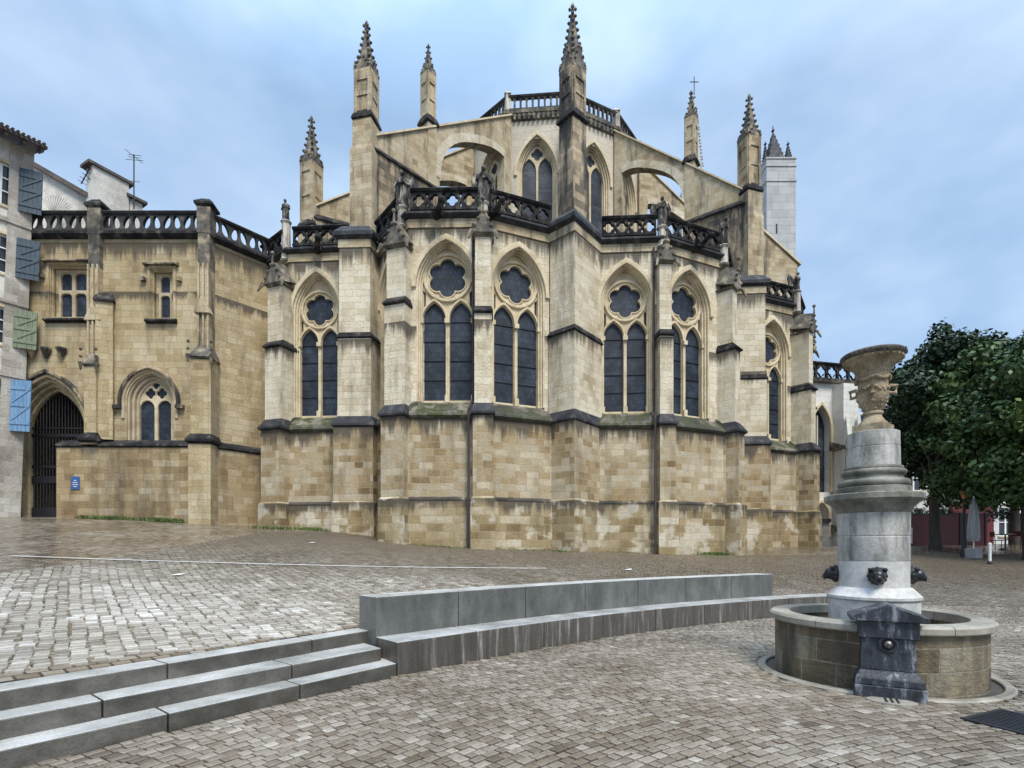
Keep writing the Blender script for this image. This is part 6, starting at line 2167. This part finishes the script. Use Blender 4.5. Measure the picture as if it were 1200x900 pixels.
def leaves(centers, radii, per, size, seed, squash=0.85):
    """leaf-sized faces scattered over clump shells: arrays for one mesh"""
    g = np.random.default_rng(seed)
    vs, tn = [], []
    for c, r in zip(centers, radii):
        n = int(per * (r ** 2))
        d = g.normal(size=(n, 3)); d /= np.linalg.norm(d, axis=1)[:, None]
        rad = r * (0.45 + 0.62 * g.random(n) ** 0.6)
        p = np.array(c) + d * rad[:, None] * np.array([1, 1, squash]) + g.normal(size=(n, 3)) * 0.07
        nn = d + g.normal(size=(n, 3)) * 0.7 + np.array([0, 0, 0.35]); nn /= np.linalg.norm(nn, axis=1)[:, None]
        u = np.cross(nn, g.normal(size=(n, 3))); u /= np.linalg.norm(u, axis=1)[:, None]
        v = np.cross(nn, u)
        s = size * (0.6 + 0.8 * g.random(n))
        u *= s[:, None]; v *= (s * 0.6)[:, None]
        q = np.stack([p - u, p - v + nn * (s * .12)[:, None], p + u, p + v + nn * (s * .12)[:, None]], axis=1)
        vs.append(q.reshape(-1, 3))
        base = g.normal(0, 0.16)
        tn.append(np.clip(0.45 + base + g.normal(0, 0.2, n), 0, 1))
    return np.concatenate(vs), np.concatenate(tn)

def mesh_quads(name, vs, tone, mat, parent=None, kind=None):
    n = len(vs) // 4
    off = world_loc(parent) if parent is not None else Vector((0, 0, 0))
    me = bpy.data.meshes.new(name)
    me.vertices.add(n * 4)
    me.vertices.foreach_set('co', (vs - np.array(off)).astype(np.float32).ravel())
    me.loops.add(n * 4)
    me.loops.foreach_set('vertex_index', np.arange(n * 4, dtype=np.int32))
    me.polygons.add(n)
    me.polygons.foreach_set('loop_start', np.arange(0, n * 4, 4, dtype=np.int32))
    me.polygons.foreach_set('loop_total', np.full(n, 4, dtype=np.int32))
    me.update()
    at = me.attributes.new('tone', 'FLOAT', 'FACE')
    at.data.foreach_set('value', tone.astype(np.float32))
    me.materials.append(mat)
    o = bpy.data.objects.new(name, me)
    COL.objects.link(o)
    if parent is not None:
        o.parent = parent
    if kind:
        o['kind'] = kind
    return o

def tree(base, h_trunk, cz, rx, rz, mat, label, seed, nclump=70, per=640, size=0.115, r_tr=0.24, clump=(0.40, 1.05), dx=0.0):
    root = thing('plane_tree', label, 'tree', base, 'trees along the right side of the square')
    g = random.Random(seed)
    b = Vector(base)
    cc = Vector((b.x + dx, b.y, b.z + cz))
    mb = MB()
    fork = b + Vector((g.uniform(-.1, .1), g.uniform(-.1, .1), h_trunk))
    mb.tube([b - Vector((0, 0, .3)), b + Vector((0, 0, .25)), b.lerp(fork, .5) + Vector((g.uniform(-.08, .08), 0, 0)), fork], [r_tr * 1.5, r_tr * 1.08, r_tr * .92, r_tr * .8], 10)
    cents, rads = [], []
    while len(cents) < nclump:
        d = Vector((g.gauss(0, 1), g.gauss(0, 1), g.gauss(0, 1))).normalized()
        q = g.random() ** 0.42
        p = cc + Vector((d.x * rx * q, d.y * rx * q, d.z * rz * q))
        lump = 1 + 0.14 * math.sin(3 * math.atan2(d.y, d.x) + seed) + 0.10 * math.sin(5 * d.z + seed * 2)
        p = cc + (p - cc) * lump
        if p.z < b.z + h_trunk * 0.92:
            continue
        cents.append(tuple(p)); rads.append(g.uniform(*clump))
    for k in range(9):
        tgt = Vector(cents[g.randrange(len(cents))])
        m1 = fork.lerp(tgt, .4) + Vector((g.uniform(-.3, .3), g.uniform(-.3, .3), .5))
        mb.tube([fork - Vector((0, 0, .15)), m1, fork.lerp(tgt, .75) + Vector((0, 0, .3)), tgt], [r_tr * .55, r_tr * .36, r_tr * .22, r_tr * .07], 6)
    mb.build('trunk', M['bark'], root, smooth=True)
    vs, tn = leaves(cents, rads, per, size, seed)
    mesh_quads('crown', vs, tn, mat, root)
    return root

def tb(px, Y, py=None):
    x = X(px, Y)
    return (x, Y, g1(x, Y))
tree(tb(1096, 26.0), 2.8, 6.6, 3.0, 4.1, M['leaf_dark'], 'tall dark green plane tree nearest the fountain urn', 3, nclump=120, dx=0.95)
tree(tb(1208, 21.5), 2.6, 5.3, 3.1, 3.5, M['leaf_light'], 'lighter yellow green plane tree cut by the right photo edge', 8, nclump=105)
tree(tb(1140, 34.0), 3.0, 7.2, 4.0, 4.3, M['leaf_dark'], 'dark plane tree standing farther back behind the two front trees', 15, nclump=110)
tree(tb(1190, 29.5), 3.0, 6.9, 3.9, 4.1, M['leaf_dark'], 'deep green plane tree behind the yellow green one, its trunk beside the red wall', 21, nclump=115)

# grass and weeds at the foot of the walls
def tufts(path, n, seed, hgt=(0.05, 0.16), spread=0.16):
    g = np.random.default_rng(seed)
    vs, tn = [], []
    P = [Vector(p) for p in path]
    for i in range(n):
        k = g.integers(0, len(P) - 1)
        f_ = g.random()
        if math.sin(f_ * 23 + k * 2 + seed) + 0.6 * math.sin(f_ * 61 + seed) < 0.15 and g.random() < 0.85:
            f_ = 0.5 + 0.18 * g.normal()
        p = P[k].lerp(P[k + 1], f_)
        x, y = p.x + g.normal() * spread, p.y - abs(g.normal()) * spread
        z = g1(x, y) - 0.01
        a = g.random() * 2 * PI
        h = g.uniform(*hgt); w_ = 0.012 + 0.012 * g.random()
        dx, dy = math.cos(a) * w_, math.sin(a) * w_
        lx, ly = g.normal() * .05, g.normal() * .05
        vs += [(x - dx, y - dy, z), (x + dx, y + dy, z), (x + dx * .3 + lx, y + dy * .3 + ly, z + h), (x - dx * .3 + lx, y - dy * .3 + ly, z + h)]
        tn.append(g.random())
    return np.array(vs), np.array(tn)
M['grass'] = leaf_mat('weed_green', [(0, (0.045, 0.075, 0.02)), (1, (0.13, 0.19, 0.05))], rough=0.7)
parts = [tufts([(-18.0, 22.28), (-15.5, 22.25), (-13.6, 22.2)], 1500, 1), tufts([(-11.0, 22.3), (-9.0, 22.9), (-7.8, 22.4)], 550, 2), tufts([(8.0, 22.7), (9.5, 23.2)], 500, 3), tufts([(-4.0, 20.4), (-1.8, 20.3)], 180, 4, (0.03, .08)), tufts([(-.6, 20.3), (1.4, 21.2), (2.4, 20.6)], 300, 5, (0.03, .08)), tufts([(3.8, 22.1), (6, 22.0)], 120, 6, (0.03, .07))]
o = mesh_quads('wall_weeds', np.concatenate([p[0] for p in parts]), np.concatenate([p[1] for p in parts]), M['grass'], kind='stuff')
o['label'] = 'low green weeds and grass growing at the foot of the stone walls'
o['category'] = 'weeds'

# ------------------------------------------------------------------ right background
# cleaned white gothic transept with open parapet
WT = thing('white_transept', 'cleaned white stone gothic transept with tall arch and dark parapet behind the apse', 'church wing', (20, 36, 1.6))
Yw = 35.0
M['whitewing'] = masonry('scrubbed_white_stone', [(0.60, 0.58, 0.53), (0.68, 0.66, 0.61), (0.74, 0.72, 0.67)], (0.55, 0.53, 0.48), row=0.4, width=0.9, stain=(0.36, 0.33, 0.28), stain_amt=0.4, mort_amt=0.3)
fr = Frame((X(940, Yw), Yw), (X(1006, Yw + 1), Yw + 1.0))
Ln = fr.len
zt = Z(447, Yw)
aw = X(966, Yw) - X(940, Yw)
mb = MB(); fr.put(mb, plate([(0, 0.8), (Ln, 0.8), (Ln, zt), (0, zt)], [[(x + aw, y) for x, y in arch(0.75, 5.2, 9.4, 1.6)], [(x + aw, y) for x, y in arch(0.6, 2.2, 3.6, 0.9)]], 0.8), d0=0)
mb.build('wall', M['whitewing'], WT)
mb = MB(); fr.bar(mb, 0, Ln, 0.8, zt - 1, -1.2, -1.0)
mb.build('inner_wall', M['pale'], WT)
mb = MB()
for e, z0_, zs_, r_ in ((0.75, 5.2, 9.4, 1.6), (0.6, 2.2, 3.6, .9)):
    o_ = arch(e + .2, z0_, zs_, r_ + .25); i_ = arch(e - .02, z0_, zs_, r_)
    fr.put(mb, plate([(x + aw, y) for x, y in o_ + i_[::-1]], (), 0.25, 0.04), d0=0.12)
wdw = mb.build('window', M['trim'], WT)
mb = MB(); fr.put(mb, plate([(x + aw, y) for x, y in arch(.74, 5.25, 9.4, 1.6)], (), 0.04), d0=-0.5)
mb.build('glass', M['louvre'], wdw)
mb = MB(); fr.bar(mb, aw - .05, aw + .05, 5.2, 10.4, -.5, -.3)
mb.build('mullion', M['pale'], wdw)
ubt = X(992, Yw) - X(940, Yw)
mb = MB(); fr.bar(mb, ubt - .55, ubt + .55, 0.8, zt - 0.2, 0.002, 0.9)
fr.bar(mb, ubt - .7, ubt + .7, 0.8, 8.2, 0.9, 1.2)
for s in (-.45, .45):
    fr.sweep(mb, [(0.9, 8.2), (1.3, 8.2), (1.1, 10.2)], ubt + s - .12, ubt + s + .12)
bt_ = mb.build('buttress', M['whitewing'], WT)
mb = MB()
for s in (-.62, .62):
    for k in (7.0, 8.0):
        c = fr.p(ubt + s, 0, 1.25)
        mb.lathe([(.12, k - 1.0), (.12, k), (.02, k + .9)], (c.x, c.y, 0), seg=4)
fr.sweep(mb, [(0.0, 8.6), (1.30, 8.1), (1.34, 7.95), (0.0, 7.95)], ubt - .8, ubt + .8)
fr.sweep(mb, [(0.0, 3.05), (1.34, 2.75), (1.38, 2.6), (0.0, 2.6)], ubt - .8, ubt + .8)
mb.build('weathering', M['spire'], bt_)
mb = MB(); fr.sweep(mb, [(-.6, zt), (0.3, zt), (0.4, zt + .2), (-.6, zt + .2)], 0, Ln)
mb.build('cornice', M['spire'], WT)
balustrade(fr, 0.1, Ln - .1, WT, z0=zt + .2, z1=Z(424, Yw), d=0.1, pitch=0.95, kind='quatrefoil')

def block(root, name, fr, z0, z1, wins, mat, depth=6.0, frame_mat=None, sash=True):
    """a house front with real window openings"""
    mb = MB()
    holes = [[(u - w_ / 2, a), (u + w_ / 2, a), (u + w_ / 2, b), (u - w_ / 2, b)] for u, w_, a, b in wins]
    fr.put(mb, plate([(0, z0), (fr.len, z0), (fr.len, z1), (0, z1)], holes, 0.4), d0=0)
    mb.build(name, mat, root)
    mb = MB(); fr.bar(mb, 0.05, fr.len - .05, z0, z1 - .05, -depth, -0.9)
    mb.build('rear_mass', mat, root)
    for u, w_, a, b in wins:
        mb = MB()
        hs = [[(u + s * w_ / 4 - w_ / 4 + .06, p), (u + s * w_ / 4 + w_ / 4 - .06, p), (u + s * w_ / 4 + w_ / 4 - .06, q), (u + s * w_ / 4 - w_ / 4 + .06, q)] for s in (-1, 1) for p, q in ((a + .06, (a + b) / 2 - .03), ((a + b) / 2 + .03, b - .06))]
        fr.put(mb, plate([(u - w_ / 2 + .01, a + .01), (u + w_ / 2 - .01, a + .01), (u + w_ / 2 - .01, b - .01), (u - w_ / 2 + .01, b - .01)], hs, 0.08), d0=-0.12)
        wn = mb.build('window', frame_mat or M['white'], root)
        mb = MB(); fr.put(mb, plate([(u - w_ / 2 + .02, a), (u + w_ / 2 - .02, a), (u + w_ / 2 - .02, b), (u - w_ / 2 + .02, b)], (), .02), d0=-.2)
        mb.build('pane', M['pane'], wn)
        mb = MB(); fr.bar(mb, u - w_ / 2 - .1, u + w_ / 2 + .1, a - .1, a - .002, 0.002, .12)
        mb.build('sill', M['trim'], wn)

M['cream'] = mottled('cream_render', [(0.3, (0.50, 0.50, 0.49)), (0.7, (0.66, 0.66, 0.64))], scale=.8, rough=0.85)
M['maroon'] = mottled('maroon_shopfront', [(0.3, (0.075, 0.010, 0.010)), (0.7, (0.13, 0.016, 0.016))], scale=1.2, rough=0.5)
M['blueglass'] = plain('blue_glass', (0.20, 0.33, 0.48), rough=0.15)
HB = thing('white_house', 'white house with tall sash windows behind the dark trees', 'house', (32, 42, 1.6))
Yh = 42.0
fr = Frame((X(1062, Yh), Yh), (X(1300, Yh), Yh))
u_of = lambda px: X(px, Yh) - X(1062, Yh)
wn = [(u_of(p), 1.25, a, b) for p in (1072, 1100, 1180, 1212, 1240) for a, b in ((2.4, 4.6), (6.0, 8.0), (9.0, 10.8))]
block(HB, 'facade', fr, 0.9, 12.0, wn, M['cream'])
mb = MB(); fr.bar(mb, u_of(1112), u_of(1160), 0.9, 5.0, 0.002, 0.35)
mb.build('shopfront', M['maroon'], HB)
mb = MB(); fr.sweep(mb, [(-6, 14.2), (0.5, 12.0), (0.5, 12.15), (-6, 14.4)], -.2, fr.len)
mb.build('roof', M['tile'], HB)
GB = thing('glass_house', 'pale building with blue glazed upper floor seen between urn and transept', 'building', (27, 48, 1.6))
Yg = 46.0
fr = Frame((X(985, Yg), Yg), (X(1062, Yg), Yg))
wn = [(u, 1.3, a, b) for u in (0.9, 2.6, 4.4) for a, b in ((7.2, 10.2), (2.8, 5.4))]
block(GB, 'facade', fr, 0.9, 10.8, wn, M['cream'], frame_mat=M['blueglass'])
mb = MB(); fr.bar(mb, 0.2, fr.len - .2, 10.8, 13.2, -4, -1.0)
mb.build('glazed_attic', M['blueglass'], GB)
mb = MB()
for k in range(9):
    u = .2 + k * (fr.len - .4) / 8
    fr.bar(mb, u - .04, u + .04, 10.8, 13.2, -1.0, -.94)
fr.sweep(mb, [(-4.2, 13.2), (-.7, 13.2), (-.7, 13.4), (-4.2, 13.9)], 0, fr.len)
mb.build('attic_frame', M['white'], GB)
LH = thing('low_brick_house', 'low dark doorway house in shade between apse and pedestal', 'house', (21, 38, 1.6))
mb = MB(); mb.prism([(X(962, 33), 33.0), (X(972, 33), 33.0), (X(972, 33) + .5, 34.5), (X(962, 33), 34.5)], 1.0, Z(612, 33))
mb.build('wall', M['renderlow'], LH)
mb = MB(); mb.prism(grow([(X(962, 33), 33.0), (X(972, 33), 33.0), (X(972, 33) + .5, 34.5), (X(962, 33), 34.5)], .15), Z(612, 33) + .002, Z(608, 33))
mb.build('coping', M['slate'], LH)

# terrace screen, planters, lantern, folded parasol, posts and furniture under the trees
Yt = 30.0
TS = thing('terrace_screen', 'long dark red screen wall of the cafe terrace under the trees', 'screen wall', (26, Yt, 1.6))
fr = Frame((X(1066, Yt), Yt), (X(1290, Yt), Yt - 0.5))
mb = MB()
n_ = 8
pw = fr.len / n_
for k in range(n_):
    if k == 3:
        continue
    mb = MB()
    fr.bar(mb, k * pw + .04, (k + 1) * pw - .04, 1.4, Z(604, Yt), 0.0, .08)
    mb.build('panel', M['maroon'], TS)
mb = MB()
for k in range(n_ + 1):
    fr.bar(mb, k * pw - .05, k * pw + .05, 1.3, Z(601, Yt), -.03, .12)
fr.bar(mb, 0, fr.len, Z(604, Yt) + .002, Z(602, Yt), -.02, .10)
mb.build('post', M['iron'], TS)
for k, (px, lb) in enumerate(((1078, 'clipped green bush on the left end of the red screen wall'), (1106, 'green bush above the red screen wall beside the first tree trunk'), (1172, 'leafy bush above the red screen right of the folded parasol'))):
    mb = MB()
    c = Vector((X(px, Yt + .6), Yt + .6, Z(603, Yt)))
    vs, tn = leaves([(c.x + dx, c.y, c.z + dz) for dx, dz in ((-.5, 0), (-.15, .12), (.25, .05), (.55, -.05))], [.36, .4, .38, .3], 900, .06, 40 + k)
    o = mesh_quads('bush', vs, tn, M['leaf_bush'])
    tag(o, lb, 'bush', 'bushes over the terrace screen')

LP = thing('street_lantern', 'old lamp post with amber glass lantern head under the dark tree', 'street lamp', tb(1130, 22.5))
b_ = Vector(tb(1130, 22.5))
mb = MB(); mb.lathe([(.14, -.1), (.14, .25), (.10, .3), (.09, .7), (.055, .8), (.05, 2.3), (.075, 2.35), (.04, 2.45)], b_, 10)
mb.build('post', M['iron'], LP, smooth=True)
mb = MB(); mb.lathe([(.08, 2.45), (.17, 2.78)], b_, 6)
M['amber'] = plain('amber_glass', (0.55, 0.25, 0.07), rough=0.3)
mb.build('lantern_glass', M['amber'], LP)
mb = MB(); mb.lathe([(.21, 2.78), (.19, 2.82), (.06, 2.98), (.03, 3.08)], b_, 6); mb.lathe([(.09, 2.42), (.09, 2.46)], b_, 6)
for k in range(6):
    a = k * PI / 3
    mb.tube([b_ + Vector((.08 * math.cos(a), .08 * math.sin(a), 2.45)), b_ + Vector((.175 * math.cos(a), .175 * math.sin(a), 2.8))], .012, 4)
mb.build('lantern_frame', M['iron'], LP)

PS = thing('folded_parasol', 'closed pale grey parasol on a white base beside the lamp post', 'parasol', tb(1141, 22.0))
b_ = Vector(tb(1141, 22.0))
M['canvas'] = mottled('grey_canvas', [(0.3, (0.20, 0.205, 0.21)), (0.7, (0.30, 0.305, 0.31))], scale=4, rough=0.85, streak=(5, 5, .5))
mb = MB()
seg = 16
prof = [(.16, .72), (.20, .85), (.19, 1.3), (.15, 1.9), (.10, 2.3), (.03, 2.5)]
vs, fs = [], []
for r, z in prof:
    for k in range(seg):
        a = 2 * PI * k / seg
        rr = r * (1 + .16 * (1 if k % 2 else -1))
        vs.append((b_.x + rr * math.cos(a), b_.y + rr * math.sin(a), b_.z + z))
for i in range(len(prof) - 1):
    for k in range(seg):
        j = (k + 1) % seg
        fs.append((i * seg + k, i * seg + j, (i + 1) * seg + j, (i + 1) * seg + k))
fs += [tuple(range(seg))[::-1], tuple(range(seg * (len(prof) - 1), seg * len(prof)))]
mb.add(vs, fs); mb.build('canopy', M['canvas'], PS, smooth=True, angle=60)
mb = MB(); mb.tube([b_, b_ + Vector((0, 0, 2.6))], .025, 8)
mb.build('pole', M['white'], PS)
mb = MB(); mb.box(b_ + Vector((0, 0, .22)), (.42, .42, .44), .3)
mb.build('base', M['canvas'], PS, bevel=.03)

def post(px, Y, h, lb):
    b = Vector(tb(px, Y))
    root = thing('bollard', lb, 'bollard', b)
    mb = MB(); mb.lathe([(.05, -.1), (.05, h - .06), (.06, h - .05), (.055, h), (.02, h + .03)], b, 10)
    mb.build('post', M['white'], root, smooth=True)
    mb = MB(); mb.lathe([(.085, -.05), (.085, .06), (.055, .12)], b, 10)
    mb.build('foot', M['iron'], root)
post(1160, 20.5, 0.80, 'slim white bollard standing right of the folded parasol')
post(1068, 29.0, 0.95, 'slim white bollard at the left end of the red screen wall')

# cafe chairs and tables in the shade
def chair(px, Y, rot, lb):
    b = Vector(tb(px, Y))
    root = thing('cafe_chair', lb, 'chair', b, 'dark cafe chairs under the trees')
    cs, sn = math.cos(rot), math.sin(rot)
    P = lambda x, y, z: (b.x + x * cs - y * sn, b.y + x * sn + y * cs, b.z + z)
    for x, y in ((-.2, -.2), (.2, -.2), (.2, .2), (-.2, .2)):
        mb = MB(); mb.tube([P(x, y, 0), P(x, y, .45)], .018, 6); mb.build('leg', M['iron'], root)
    mb = MB(); mb.box(P(0, 0, .46), (.44, .44, .035), rot); mb.build('seat', M['maroon'], root)
    mb = MB(); mb.tube([P(-.2, .2, .45), P(-.2, .24, .88)], .018, 6); mb.tube([P(.2, .2, .45), P(.2, .24, .88)], .018, 6)
    mb.box(P(0, .235, .75), (.42, .03, .24), rot); mb.build('backrest', M['maroon'], root)
def table(px, Y, lb):
    b = Vector(tb(px, Y))
    root = thing('cafe_table', lb, 'table', b, 'cafe tables under the trees')
    mb = MB(); mb.lathe([(.38, .71), (.39, .73), (.38, .745)], b, 24); mb.build('table_top', M['iron'], root)
    mb = MB(); mb.tube([b, b + Vector((0, 0, .72))], .03, 8); mb.lathe([(.24, 0), (.22, .03), (.04, .08)], b, 16); mb.build('pedestal_leg', M['iron'], root)
table(1178, 25.5, 'round dark cafe table in the shade between two dark chairs near the right edge')
chair(1170, 25.2, 1.2, 'dark red cafe chair left of the round table in the shade')
chair(1187, 25.7, -1.3, 'dark red cafe chair right of the round table, nearest the right edge')
